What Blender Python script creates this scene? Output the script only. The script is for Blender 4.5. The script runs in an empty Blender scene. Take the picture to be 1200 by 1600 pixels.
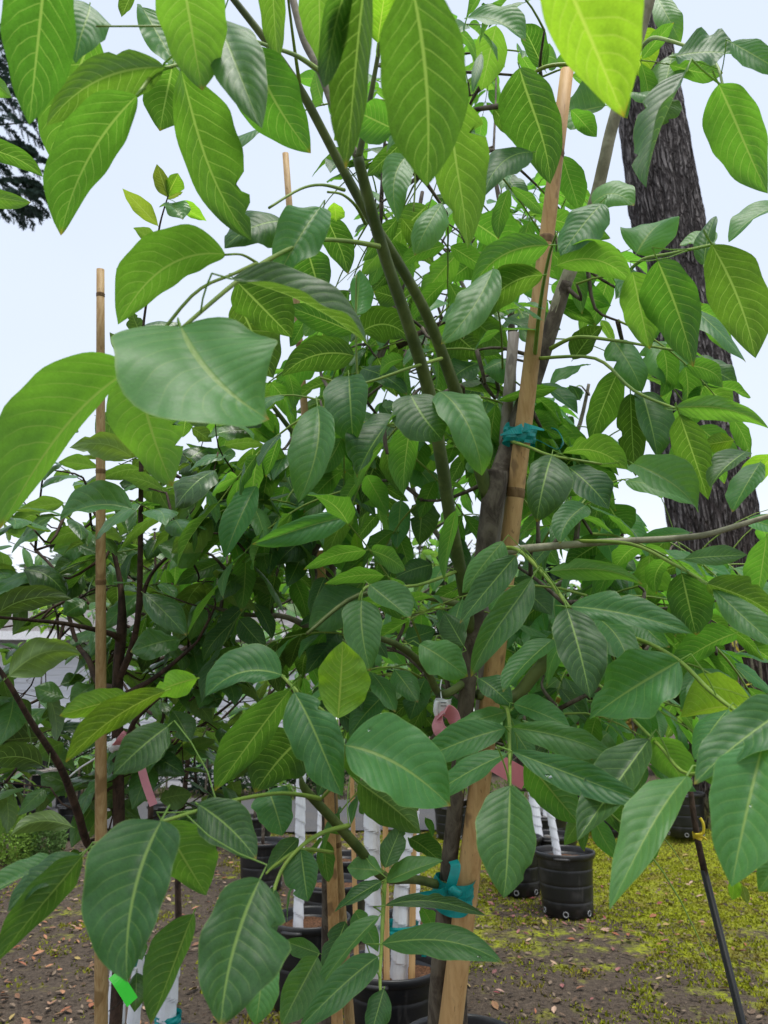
import bpy, bmesh, math, random
from mathutils import Vector, Matrix, noise
R = math.radians
S = bpy.context.scene
COL = S.collection
rng = random.Random(11)

# ------------------------------------------------------------------ camera, sky, sun, exposure
FPX, CX, CY = 1067.0, 600.0, 800.0          # focal length and centre, in pixels of the 1200x1600 photograph
PITCH = R(16.7)
CAM = Vector((0.0, 0.0, 1.4))
cd = bpy.data.cameras.new('camera'); co = bpy.data.objects.new('camera', cd); COL.objects.link(co)
co.location = CAM; co.rotation_euler = (R(90) + PITCH, 0, 0)
cd.sensor_fit = 'VERTICAL'; cd.sensor_height = 36.0; cd.sensor_width = 27.0; cd.lens = 36.0 * FPX / 1600
cd.clip_start = 0.02; cd.clip_end = 600
cd.dof.use_dof = True; cd.dof.focus_distance = 1.25; cd.dof.aperture_fstop = 9.0
S.camera = co

W = bpy.data.worlds.new('World'); S.world = W; W.use_nodes = True
nt = W.node_tree; nt.nodes.clear()
wo = nt.nodes.new('ShaderNodeOutputWorld'); bg = nt.nodes.new('ShaderNodeBackground')
sky = nt.nodes.new('ShaderNodeTexSky'); sky.sky_type = 'NISHITA'; sky.sun_disc = False
SUN_EL, SUN_ROT = R(76), R(160)
sky.sun_elevation = SUN_EL; sky.sun_rotation = SUN_ROT; sky.air_density = 1.0; sky.dust_density = 4.0; sky.ozone_density = 1.0
tc = nt.nodes.new('ShaderNodeTexCoord'); sx = nt.nodes.new('ShaderNodeSeparateXYZ')
ramp = nt.nodes.new('ShaderNodeValToRGB')     # the thin overcast: whiter low down, pale blue grey overhead
ramp.color_ramp.elements[0].position = 0.0; ramp.color_ramp.elements[0].color = (1.22, 1.25, 1.27, 1)
ramp.color_ramp.elements[1].position = 0.75; ramp.color_ramp.elements[1].color = (0.74, 0.83, 1.0, 1)
e = ramp.color_ramp.elements.new(0.33); e.color = (0.82, 0.90, 1.04, 1)
mul = nt.nodes.new('ShaderNodeVectorMath'); mul.operation = 'SCALE'; mul.inputs['Scale'].default_value = 4.4
cn = nt.nodes.new('ShaderNodeTexNoise'); cn.inputs['Scale'].default_value = 2.2; cn.inputs['Detail'].default_value = 4
cm = nt.nodes.new('ShaderNodeMapRange'); cm.inputs['From Min'].default_value = 0.3; cm.inputs['From Max'].default_value = 0.7
cm.inputs['To Min'].default_value = 0.86; cm.inputs['To Max'].default_value = 0.96
mix = nt.nodes.new('ShaderNodeMixRGB')
L = nt.links.new
L(tc.outputs['Generated'], sx.inputs[0]); L(sx.outputs['Z'], ramp.inputs[0]); L(ramp.outputs[0], mul.inputs[0])
L(tc.outputs['Generated'], cn.inputs['Vector']); L(cn.outputs['Fac'], cm.inputs['Value']); L(cm.outputs[0], mix.inputs['Fac'])
L(sky.outputs[0], mix.inputs[1]); L(mul.outputs[0], mix.inputs[2])
L(mix.outputs[0], bg.inputs['Color']); bg.inputs['Strength'].default_value = 0.1
L(bg.outputs[0], wo.inputs['Surface'])

sl = bpy.data.lights.new('sun', 'SUN'); so = bpy.data.objects.new('sun', sl); COL.objects.link(so)
sl.energy = 1.5; sl.angle = R(30); sl.color = (1.0, 0.96, 0.9)
sdir = Vector((math.cos(SUN_EL) * math.sin(SUN_ROT), math.cos(SUN_EL) * math.cos(SUN_ROT), math.sin(SUN_EL)))  # towards the sun
so.rotation_euler = sdir.to_track_quat('Z', 'Y').to_euler(); so.location = (0, 0, 30)
S.view_settings.view_transform = 'Standard'; S.view_settings.look = 'None'
S.view_settings.gamma = 1.0; S.view_settings.use_curve_mapping = False; S.view_settings.exposure = 1.3
try:
    S.cycles.max_bounces = 12; S.cycles.diffuse_bounces = 7; S.cycles.transmission_bounces = 6; S.cycles.transparent_max_bounces = 4
except Exception: pass

CF = Vector((0, math.cos(PITCH), math.sin(PITCH))); CU = Vector((0, -math.sin(PITCH), math.cos(PITCH))); CR = Vector((1, 0, 0))
def ray(px, py): return CF + CR * ((px - CX) / FPX) - CU * ((py - CY) / FPX)
def P(px, py, d): return CAM + ray(px, py) * d                    # pixel at a distance along the view axis
def G(px, py, z=0.0):                                             # pixel on the ground
    r = ray(px, py); return CAM + r * ((z - CAM.z) / r.z)
def proj(p):
    v = p - CAM; d = v.dot(CF); return Vector((CX + FPX * v.dot(CR) / d, CY - FPX * v.dot(CU) / d))

# ------------------------------------------------------------------ object helpers
def link(name, me, mat=None, parent=None, loc=None, smooth=True):
    o = bpy.data.objects.new(name, me); COL.objects.link(o)
    if mat is not None and not me.materials: me.materials.append(mat)
    if parent is not None:
        o.parent = parent
        if loc is not None: o.location = Vector(loc) - parent.location
    elif loc is not None: o.location = loc
    return o
def mesh(verts, faces, uvs=None, smooth=True, name='m'):
    me = bpy.data.meshes.new(name); me.from_pydata([tuple(v) for v in verts], [], faces)
    if smooth: me.polygons.foreach_set('use_smooth', [True] * len(me.polygons))
    if uvs is not None:
        ul = me.uv_layers.new(name='UVMap'); buf = []
        for l in me.loops: buf += uvs[l.vertex_index]
        ul.data.foreach_set('uv', buf)
    me.update(); return me
def thing(name, label, cat, loc=(0, 0, 0), group=None):
    o = bpy.data.objects.new(name, None); COL.objects.link(o); o.location = loc; o.empty_display_size = 0.1
    return tag(o, label, cat, group)
def tag(o, label=None, cat=None, group=None, kind=None):
    if label: o['label'] = label
    if cat: o['category'] = cat
    if group: o['group'] = group
    if kind: o['kind'] = kind
    return o
class MB:
    def __init__(s): s.v = []; s.f = []; s.uv = []
    def add(s, v, f, uv=None):
        n = len(s.v); s.v += [Vector(p) for p in v]; s.f += [tuple(i + n for i in q) for q in f]
        s.uv += uv if uv else [(0.5, 0.5)] * len(v); return s
    def box(s, c, sz, M=None):
        x, y, z = [q / 2 for q in sz]; c = Vector(c)
        vs = [Vector((a * x, b * y, d * z)) for a in (-1, 1) for b in (-1, 1) for d in (-1, 1)]
        vs = [(M @ q if M else q) + c for q in vs]
        return s.add(vs, [(0, 1, 3, 2), (4, 6, 7, 5), (0, 4, 5, 1), (2, 3, 7, 6), (0, 2, 6, 4), (1, 5, 7, 3)])
    def tube(s, pts, rad, n=8, caps=True, jit=0.0):
        pts = [Vector(p) for p in pts]; rad = rad if isinstance(rad, (list, tuple)) else [rad] * len(pts)
        vs = []; fs = []; uv = []; ref = None; acc = 0
        for i, p in enumerate(pts):
            t = (pts[min(i + 1, len(pts) - 1)] - pts[max(i - 1, 0)]).normalized()
            if ref is None: ref = t.orthogonal().normalized()
            ref = (ref - t * ref.dot(t)).normalized(); b = t.cross(ref)
            if i: acc += (p - pts[i - 1]).length
            for k in range(n):
                a = 2 * math.pi * k / n; rr = rad[i] * (1 + (jit * rng.uniform(-1, 1) if jit else 0))
                vs.append(p + (ref * math.cos(a) + b * math.sin(a)) * rr); uv.append((k / n, acc))
        for i in range(len(pts) - 1):
            for k in range(n):
                fs.append((i * n + k, i * n + (k + 1) % n, (i + 1) * n + (k + 1) % n, (i + 1) * n + k))
        if caps:
            fs.append(tuple(range(n - 1, -1, -1))); fs.append(tuple((len(pts) - 1) * n + k for k in range(n)))
        return s.add(vs, fs, uv)
    def lathe(s, c, prof, n=28, caps=False):
        c = Vector(c); vs = []; fs = []
        for (r, z) in prof:
            for k in range(n):
                a = 2 * math.pi * k / n; vs.append(c + Vector((r * math.cos(a), r * math.sin(a), z)))
        for i in range(len(prof) - 1):
            for k in range(n):
                fs.append((i * n + k, i * n + (k + 1) % n, (i + 1) * n + (k + 1) % n, (i + 1) * n + k))
        if caps: fs.append(tuple((len(prof) - 1) * n + k for k in range(n)))
        return s.add(vs, fs)
    def build(s, name, mat, parent=None, smooth=True, origin=None):
        o0 = Vector(origin) if origin is not None else (s.v[0].copy() if s.v else Vector())
        me = mesh([p - o0 for p in s.v], s.f, s.uv, smooth, name)
        return link(name, me, mat, parent, o0)
def smooth_path(pts, n=5):                                        # Catmull-Rom through points (Vectors with radius in a tuple)
    P0 = [Vector((*p[0], p[1])) for p in pts]; out = []
    for i in range(len(P0) - 1):
        a = P0[max(i - 1, 0)]; b = P0[i]; c = P0[i + 1]; d = P0[min(i + 2, len(P0) - 1)]
        for k in range(n):
            t = k / n
            out.append(0.5 * ((2 * b) + (c - a) * t + (2 * a - 5 * b + 4 * c - d) * t * t + (3 * b - a - 3 * c + d) * t ** 3))
    out.append(P0[-1])
    return [Vector(q[:3]) for q in out], [max(q[3], 0.0006) for q in out]

# ------------------------------------------------------------------ materials
class NT:
    def __init__(s, name):
        s.m = bpy.data.materials.new(name); s.m.use_nodes = True; s.t = s.m.node_tree; s.t.nodes.clear()
        s.out = s.n('ShaderNodeOutputMaterial')
    def n(s, t, **kw):
        o = s.t.nodes.new(t)
        for k, v in kw.items():
            if k in o.inputs: o.inputs[k].default_value = v
            else: setattr(o, k, v)
        return o
    def l(s, a, b): s.t.links.new(a, b)
    def math(s, op, a, b=0.0, c=None, clamp=False):
        o = s.n('ShaderNodeMath', operation=op); o.use_clamp = clamp
        for i, v in enumerate((a, b, c)):
            if v is None: continue
            if isinstance(v, (int, float)): o.inputs[i].default_value = v
            else: s.l(v, o.inputs[i])
        return o.outputs[0]
    def mixc(s, f, a, b):
        o = s.n('ShaderNodeMixRGB')
        for i, v in enumerate((f, a, b)):
            if isinstance(v, (int, float)): o.inputs[i].default_value = v
            elif isinstance(v, tuple): o.inputs[i].default_value = (*v[:3], 1)
            else: s.l(v, o.inputs[i])
        return o.outputs[0]
    def range(s, v, a, b, c=0.0, d=1.0, smooth=False):
        o = s.n('ShaderNodeMapRange'); o.inputs[1].default_value = a; o.inputs[2].default_value = b
        o.inputs[3].default_value = c; o.inputs[4].default_value = d
        if smooth: o.interpolation_type = 'SMOOTHSTEP'
        s.l(v, o.inputs[0]); return o.outputs[0]
    def noise(s, scale, detail=3, vec=None, rough=0.55, dist=0.0):
        o = s.n('ShaderNodeTexNoise'); o.inputs['Scale'].default_value = scale; o.inputs['Detail'].default_value = detail
        o.inputs['Roughness'].default_value = rough; o.inputs['Distortion'].default_value = dist
        if vec is not None: s.l(vec, o.inputs['Vector'])
        return o.outputs['Fac']
    def bump(s, h, strength=0.3, dist=0.01, nrm=None):
        o = s.n('ShaderNodeBump'); o.inputs['Strength'].default_value = strength; o.inputs['Distance'].default_value = dist
        s.l(h, o.inputs['Height'])
        if nrm is not None: s.l(nrm, o.inputs['Normal'])
        return o.outputs[0]
    def obj(s): return s.n('ShaderNodeTexCoord').outputs['Object']
    def sv(s, sc, vec=None):
        o = s.n('ShaderNodeMapping'); o.inputs['Scale'].default_value = sc; s.l(vec if vec is not None else s.obj(), o.inputs[0]); return o.outputs[0]
    def bsdf(s, col, rough=0.6, spec=0.4, nrm=None):
        b = s.n('ShaderNodeBsdfPrincipled'); b.inputs['Specular IOR Level'].default_value = spec
        for k, v in (('Base Color', col), ('Roughness', rough)):
            if isinstance(v, tuple): b.inputs[k].default_value = (*v[:3], 1)
            elif isinstance(v, (int, float)): b.inputs[k].default_value = v
            else: s.l(v, b.inputs[k])
        if nrm is not None: s.l(nrm, b.inputs['Normal'])
        return b
    def done(s, sh): s.l(sh, s.out.inputs['Surface']); return s.m

def leaf_mat(name, top, under, trans, vein_t, vein_u, nveins=11.0, rough=0.46, tmix=0.42, spec=0.5, fine=True, vary=0.42):
    m = NT(name)
    geo = m.n('ShaderNodeNewGeometry'); back = geo.outputs['Backfacing']
    uv = m.n('ShaderNodeUVMap'); sp = m.n('ShaderNodeSeparateXYZ'); m.l(uv.outputs[0], sp.inputs[0])
    u, v = sp.outputs[0], sp.outputs[1]
    oi = m.n('ShaderNodeObjectInfo'); rnd = oi.outputs['Random']
    a = m.math('SUBTRACT', m.math('MULTIPLY', u, 2.0), 1.0); s = m.math('ABSOLUTE', a)
    side = m.math('GREATER_THAN', a, 0.0)
    nz = m.noise(3.0, 2, m.sv((1, 1, 1), uv.outputs[0]))
    wob = m.math('MULTIPLY', m.math('SUBTRACT', nz, 0.5), 0.045)
    q = m.math('ADD', v, wob)
    q = m.math('SUBTRACT', q, m.math('MULTIPLY', s, 0.16)); q = m.math('SUBTRACT', q, m.math('MULTIPLY', m.math('MULTIPLY', s, s), 0.08))
    q = m.math('ADD', m.math('MULTIPLY', q, nveins), m.math('MULTIPLY', side, 0.45))
    q = m.math('ADD', q, m.math('MULTIPLY', rnd, 7.0))
    d = m.math('ABSOLUTE', m.math('SUBTRACT', m.math('FRACT', q), 0.5))          # 0 on a vein
    lat = m.range(d, 0.016, 0.062, 1.0, 0.0, True)
    lat = m.math('MULTIPLY', lat, m.range(s, 0.5, 0.97, 1.0, 0.12, True))
    mid = m.range(m.math('MULTIPLY', s, m.range(v, 0.0, 1.0, 0.75, 1.5)), 0.022, 0.055, 1.0, 0.0, True)
    vein = m.math('MAXIMUM', m.math('MULTIPLY', lat, m.math('ADD', 0.42, m.math('MULTIPLY', back, 0.30))), mid)
    pil = m.range(d, 0.0, 0.45, 0.0, 1.0, True)
    if fine:
        net = m.noise(46, 2, m.sv((1, 2.2, 1), uv.outputs[0]), 0.6)
        h = m.math('ADD', pil, m.math('MULTIPLY', net, 0.4)); h = m.math('SUBTRACT', h, m.math('MULTIPLY', mid, 0.9))
    else: h = m.math('SUBTRACT', pil, mid)
    nrm = m.bump(h, 0.19, 0.0018)
    blot = m.noise(2.6, 3, m.sv((1, 1.6, 1), uv.outputs[0]))
    bl2 = m.noise(14, 3, m.sv((1, 1.6, 1), uv.outputs[0]))
    def vary_(c, hue=True):
        hs = m.n('ShaderNodeHueSaturation'); hs.inputs['Color'].default_value = (*c, 1)
        m.l(m.range(rnd, 0, 1, 0.487, 0.512), hs.inputs['Hue'])
        r2 = m.math('FRACT', m.math('MULTIPLY', rnd, 17.31))
        val = m.math('ADD', m.range(r2, 0, 1, 1 - vary, 1 + vary), m.math('MULTIPLY', m.math('SUBTRACT', blot, 0.5), 0.55))
        val = m.math('ADD', val, m.math('MULTIPLY', m.math('SUBTRACT', bl2, 0.5), 0.45))
        if fine: val = m.math('ADD', val, m.math('MULTIPLY', m.math('SUBTRACT', net, 0.5), 0.55))
        m.l(val, hs.inputs['Value']); return hs.outputs[0]
    ct = m.mixc(vein, vary_(top), vein_t); cu = m.mixc(vein, vary_(under), vein_u)
    r3 = m.math('FRACT', m.math('MULTIPLY', rnd, 5.77))
    # yellowing or browned tip and rim on some leaves
    tipm = m.math('MULTIPLY', m.range(m.math('ADD', v, m.math('MULTIPLY', nz, 0.12)), 1.0, 1.07, 0, 1, True), m.math('GREATER_THAN', r3, 0.62))
    spot = m.math('MULTIPLY', m.range(m.noise(6.5, 3, m.sv((1, 2, 1), uv.outputs[0])), 0.74, 0.78, 0, 1, True), m.math('GREATER_THAN', r3, 0.72))
    edge = m.range(s, 0.955, 1.0, 0.0, 0.55, True)
    ct = m.mixc(edge, ct, vein_t); ct = m.mixc(tipm, ct, (0.32, 0.22, 0.03)); cu = m.mixc(tipm, cu, (0.34, 0.25, 0.03))
    ct = m.mixc(m.math('MULTIPLY', spot, 0.7), ct, (0.16, 0.10, 0.03)); cu = m.mixc(m.math('MULTIPLY', spot, 0.7), cu, (0.22, 0.15, 0.04))
    c = m.mixc(back, ct, cu)
    ro = m.math('ADD', m.math('ADD', rough, m.math('MULTIPLY', back, 0.18)), m.math('MULTIPLY', m.math('SUBTRACT', bl2, 0.5), 0.25))
    b = m.bsdf(c, ro, spec, nrm); b.inputs['Sheen Weight'].default_value = 0.04; b.inputs['Sheen Roughness'].default_value = 0.45
    tr = m.n('ShaderNodeBsdfTranslucent'); m.l(nrm, tr.inputs['Normal'])
    tcx = m.mixc(m.math('MULTIPLY', vein, 0.8), vary_(trans), (vein_u[0] * 1.7, vein_u[1] * 1.75, vein_u[2] * 1.5)); tcx = m.mixc(tipm, tcx, (0.45, 0.32, 0.03))
    m.l(tcx, tr.inputs['Color'])
    mx = m.n('ShaderNodeMixShader'); mx.inputs[0].default_value = tmix; m.l(b.outputs[0], mx.inputs[1]); m.l(tr.outputs[0], mx.inputs[2])
    return m.done(mx.outputs[0])
M = {}
M['leaf'] = leaf_mat('walnut_leaf', (0.060, 0.188, 0.055), (0.072, 0.178, 0.036), (0.165, 0.40, 0.028), (0.24, 0.40, 0.09), (0.26, 0.38, 0.08), tmix=0.48)
M['leaf_bright'] = leaf_mat('young_leaf', (0.13, 0.30, 0.035), (0.16, 0.34, 0.03), (0.36, 0.66, 0.03), (0.34, 0.50, 0.09), (0.40, 0.52, 0.08), tmix=0.5)
M['leaf_persimmon'] = leaf_mat('persimmon_leaf', (0.056, 0.155, 0.040), (0.095, 0.175, 0.05), (0.19, 0.36, 0.03), (0.16, 0.28, 0.06), (0.22, 0.34, 0.08), nveins=7.0, rough=0.31, tmix=0.32)
M['leaf_back'] = leaf_mat('nursery_leaf', (0.07, 0.19, 0.05), (0.095, 0.21, 0.05), (0.20, 0.42, 0.045), (0.18, 0.32, 0.07), (0.24, 0.36, 0.08), fine=False, vary=0.4)
M['leaf_sprig'] = leaf_mat('sprig_leaf', (0.17, 0.25, 0.04), (0.20, 0.29, 0.05), (0.40, 0.55, 0.04), (0.3, 0.4, 0.1), (0.34, 0.42, 0.1), fine=False)
M['leaf_gold'] = leaf_mat('yellow_leaf', (0.36, 0.34, 0.03), (0.42, 0.40, 0.04), (0.6, 0.52, 0.03), (0.5, 0.45, 0.1), (0.5, 0.45, 0.1), fine=False)

def bark(name, c1, c2, sc=(60, 60, 14), bstr=0.6, rough=0.8, moss=None, dist=0.006):
    m = NT(name); v = m.sv(sc); n1 = m.noise(1.0, 6, v, 0.65, 0.6); n2 = m.noise(7, 4, m.obj())
    c = m.mixc(m.range(n1, 0.35, 0.66, 0, 1, True), c1, c2)
    c = m.mixc(m.range(n2, 0.55, 0.75, 0, 0.5), c, tuple(q * 1.5 for q in c2))
    if moss: c = m.mixc(m.range(m.noise(9, 4, m.obj()), 0.5, 0.6, 0, 0.85), c, moss)
    return m.done(m.bsdf(c, rough, 0.3, m.bump(n1, bstr, dist)).outputs[0])
M['bark'] = bark('young_walnut_bark', (0.055, 0.042, 0.032), (0.16, 0.135, 0.10), (45, 45, 20))
M['bark_dark'] = bark('persimmon_bark', (0.028, 0.018, 0.013), (0.085, 0.052, 0.036), (50, 50, 30))
M['bark_pale'] = bark('pale_limb_bark', (0.24, 0.23, 0.155), (0.44, 0.42, 0.30), (30, 30, 30), 0.3)
M['bark_grey'] = bark('grey_twig_bark', (0.13, 0.12, 0.09), (0.24, 0.22, 0.16), (30, 30, 30), 0.3)
M['shoot'] = bark('green_shoot_bark', (0.055, 0.085, 0.022), (0.125, 0.165, 0.045), (18, 18, 10), 0.2, 0.55)
M['stalk'] = bark('leaf_stalk', (0.16, 0.26, 0.045), (0.24, 0.34, 0.06), (20, 20, 20), 0.1, 0.5)
M['stalk_red'] = bark('brown_stalk', (0.10, 0.07, 0.03), (0.17, 0.12, 0.05), (20, 20, 20), 0.1, 0.5)
def plain(name, c, rough=0.5, spec=0.4, var=0.15, sc=30, bstr=0.1, trans=0.0):
    m = NT(name); n = m.noise(sc, 4, m.obj()); c2 = m.mixc(m.range(n, 0.3, 0.7), tuple(q * (1 - var) for q in c), tuple(min(q * (1 + var), 0.95) for q in c))
    b = m.bsdf(c2, rough, spec, m.bump(n, bstr, 0.004))
    if trans:
        t = m.n('ShaderNodeBsdfTranslucent'); m.l(c2, t.inputs[0]); x = m.n('ShaderNodeMixShader'); x.inputs[0].default_value = trans
        m.l(b.outputs[0], x.inputs[1]); m.l(t.outputs[0], x.inputs[2]); return m.done(x.outputs[0])
    return m.done(b.outputs[0])
def wood(name, c1, c2, c3, axis_scale=(90, 90, 5)):
    m = NT(name); v = m.sv(axis_scale); n = m.noise(1.0, 5, v, 0.6, 0.4); k = m.noise(1.6, 2, m.sv((18, 18, 9)))
    c = m.mixc(m.range(n, 0.36, 0.64), c1, c2); c = m.mixc(m.range(k, 0.62, 0.70, 0, 0.75, True), c, c3); c = m.mixc(m.range(m.noise(1.0, 4, m.sv((260, 260, 30))), 0.64, 0.70, 0, 0.8), c, c3)
    c = m.mixc(m.range(m.noise(3.0, 4, m.obj()), 0.5, 0.75, 0, 0.5), c, c3)
    return m.done(m.bsdf(c, 0.62, 0.3, m.bump(n, 0.25, 0.002)).outputs[0])
M['stake'] = wood('stake_wood', (0.46, 0.265, 0.105), (0.61, 0.39, 0.175), (0.22, 0.13, 0.06))
M['bamboo'] = wood('bamboo', (0.34, 0.21, 0.085), (0.47, 0.33, 0.16), (0.20, 0.12, 0.045), (160, 160, 4))
M['bamboo_node'] = wood('bamboo_node', (0.16, 0.09, 0.035), (0.28, 0.17, 0.075), (0.1, 0.06, 0.03))
M['grey_wood'] = wood('weathered_wood', (0.20, 0.17, 0.14), (0.34, 0.31, 0.27), (0.10, 0.085, 0.07))
M['teal'] = plain('teal_ribbon', (0.0, 0.32, 0.31), 0.38, 0.5, 0.15, 60, 0.2, 0.2)
M['pink'] = plain('pink_ribbon', (0.85, 0.40, 0.47), 0.45, 0.4, 0.08, 40, 0.1, 0.25)
M['rose'] = plain('rose_tag', (0.52, 0.16, 0.19), 0.45, 0.4, 0.08, 40, 0.1, 0.15)
M['white'] = plain('white_plastic', (0.74, 0.76, 0.80), 0.45, 0.4, 0.07, 25, 0.15)
M['tagwhite'] = plain('white_tag_plastic', (0.80, 0.82, 0.84), 0.4, 0.4, 0.04, 25, 0.05)
M['ink'] = plain('tag_ink', (0.03, 0.03, 0.035), 0.6)
_w = NT('water'); _b = _w.bsdf((.9, .95, .9), .02, .5); _b.inputs['Transmission Weight'].default_value = 1.0; _b.inputs['IOR'].default_value = 1.33; M['water'] = _w.done(_b.outputs[0])
M['lime'] = plain('lime_tag', (0.04, 0.62, 0.03), 0.4, 0.4, 0.05, 20, 0.05, 0.15)
def potmat():
    m = NT('black_pot_plastic'); o = m.obj(); d1 = m.noise(5, 5, o, .65); d2 = m.noise(60, 3, o, .7); st = m.noise(1.0, 4, m.sv((30, 30, 3)))
    f = m.math('MULTIPLY', m.range(d1, .48, .72, 0, .55, True), m.range(d2, .3, .7, .4, 1)); f = m.math('MAXIMUM', f, m.math('MULTIPLY', m.range(st, .62, .72, 0, .35), m.range(d2, .3, .6)))
    c = m.mixc(f, (.010, .0105, .012), (.095, .085, .075)); return m.done(m.bsdf(c, m.range(f, 0, .5, .38, .8), .5, m.bump(d2, .12, .004)).outputs[0])
M['pot'] = potmat()
M['hole'] = plain('drain_hole_grey', (0.25, 0.25, 0.25), 0.6)
M['rod'] = plain('black_pipe', (0.011, 0.012, 0.013), 0.5, 0.4, 0.3, 20, 0.1)
M['yellow'] = plain('yellow_tie', (0.75, 0.58, 0.03), 0.5, 0.4, 0.1, 30, 0.1)
M['soilpot'] = plain('pot_bark_mulch', (0.12, 0.058, 0.03), 0.9, 0.2, 0.7, 90, 1.0)
# ------------------------------------------------------------------ leaves
PROF = [(0, .02), (.015, .13), (.04, .28), (.09, .50), (.16, .72), (.25, .885), (.35, .975), (.45, 1), (.55, .975), (.65, .885), (.74, .755), (.82, .585), (.88, .415), (.93, .26), (.965, .13), (.985, .055), (1, 0.0)]
PROFP = [(0, .02), (.015, .10), (.04, .22), (.09, .42), (.16, .65), (.25, .85), (.35, .965), (.43, 1), (.53, .98), (.65, .87), (.74, .72), (.82, .53), (.88, .36), (.93, .215), (.965, .11), (.985, .05), (1, 0.0)]
def dense(prof, n):
    ts = [p[0] for p in prof]; out = []
    for i in range(n + 1):
        x = i / n; t = .5 * (x + (1 - math.cos(math.pi * x)) / 2); k = 0
        while k < len(prof) - 2 and ts[k + 1] < t: k += 1
        a = prof[max(k - 1, 0)]; b = prof[k]; c = prof[k + 1]; d = prof[min(k + 2, len(prof) - 1)]; h = c[0] - b[0]; u = (t - b[0]) / h
        m1 = (c[1] - a[1]) / max(c[0] - a[0], 1e-6) * h; m2 = (d[1] - b[1]) / max(d[0] - b[0], 1e-6) * h
        out.append((t, max(0, (2 * u ** 3 - 3 * u * u + 1) * b[1] + (u ** 3 - 2 * u * u + u) * m1 + (-2 * u ** 3 + 3 * u * u) * c[1] + (u ** 3 - u * u) * m2)))
    return out
DENSE = {}
def leaf_geo(B, C, T, n, hl, hr, fl, fr, nc=4, prof=PROF, wav=0.05, phase=0.0, curl=0.12, arch=0.06, twist=0.0, stub=0.0, stub_r=0.001, tipdroop=0.0, cup=0.0, reach=None):
    """Blade from B to T (world), midrib a Bezier through control C, n its upper normal; hl/hr half widths, fl/fr fold angles."""
    pw = rng.uniform(.86, 1.2); notch = [(rng.uniform(.15, .9), rng.uniform(.015, .04), rng.uniform(.25, .6), rng.choice((-1, 1))) for _ in range(rng.choice((0, 0, 0, 0, 0, 1, 2)))]
    w1, w2 = rng.uniform(0, 6.28), rng.uniform(0, 6.28); wa = rng.uniform(.02, .07)
    ln = (T - B).length; vs = []; fs = []; uv = []; cols = 2 * nc + 1
    k1, k2 = rng.uniform(2.2, 3.6), rng.uniform(4.5, 7.5); bite = rng.uniform(0, 6)
    for (t, h) in prof:
        t = t ** pw
        c = B * (1 - t) ** 2 + C * (2 * t * (1 - t)) + T * t * t
        tan = ((C - B) * (1 - t) + (T - C) * t).normalized()
        nn = (n - tan * n.dot(tan)).normalized()
        if twist: nn = Matrix.Rotation(twist * (t - .4), 3, tan) @ nn
        sd = nn.cross(tan).normalized()                           # left of travel seen from above... 
        c = c + nn * (arch * ln * 4 * t * (1 - t)) - nn * (tipdroop * ln * t ** 3)
        for j in range(-nc, nc + 1):
            a = j / nc; aa = abs(a); half = hl if a < 0 else hr; f = fl if a < 0 else fr
            w = half * h * (1 + (0.03 * math.sin(bite + t * 23 + (3 if a > 0 else 0)) + wa * math.sin((w1 if a > 0 else w2) + t * 9)) * aa)
            for (nt_, nw, nd, ns) in notch:
                if ns * a > 0: w *= 1 - nd * math.exp(-((t - nt_) / nw) ** 2) * aa ** 3
            lat = aa * w * math.cos(f) * (1 if a > 0 else -1)
            up = aa * w * math.sin(f) - curl * aa * aa * w + wav * half * 2 * aa ** 2 * (math.sin(phase + k1 * 2 * math.pi * t * .5 + (1.7 if a > 0 else 0)) * .7 + math.sin(phase * 2 + k2 * 6.28 * t * .5 + (0.6 if a > 0 else 2)) * .38) * (h ** .5)
            up += cup * half * (1 - aa) * .5 * math.sin(t * 6)
            vs.append(c + sd * lat + nn * up); uv.append(((a + 1) / 2, t))
    m = len(prof)
    for i in range(m - 1):
        for j in range(cols - 1):
            p = i * cols + j
            fs.append((p, p + cols, p + cols + 1, p + 1))
    mb = MB(); mb.add(vs, fs, uv)
    if stub > 0:                                                  # stalk of the leaflet and the raised rib below
        t0 = (C - B).normalized(); nn = (n - t0 * n.dot(t0)).normalized()
        pts = [B - t0 * stub - nn * stub * .12, B - t0 * stub * .5, B]
        if reach is not None:
            e = Vector(reach); q = B - t0 * min(stub * 1.3, (e - B).length * .45); pts = [e, e.lerp(q, .35) + (q - e).cross(nn) * .06, e.lerp(q, .7) + (q - e).cross(nn) * .05, q, B.lerp(q, .5), B]
        k0 = len(mb.v)
        mb.tube(pts, [stub_r * 1.1] + [stub_r] * (len(pts) - 1), 6, False)
        mb.uv[k0:] = [(.5, .45)] * (len(mb.uv) - k0)
    return mb
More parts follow.
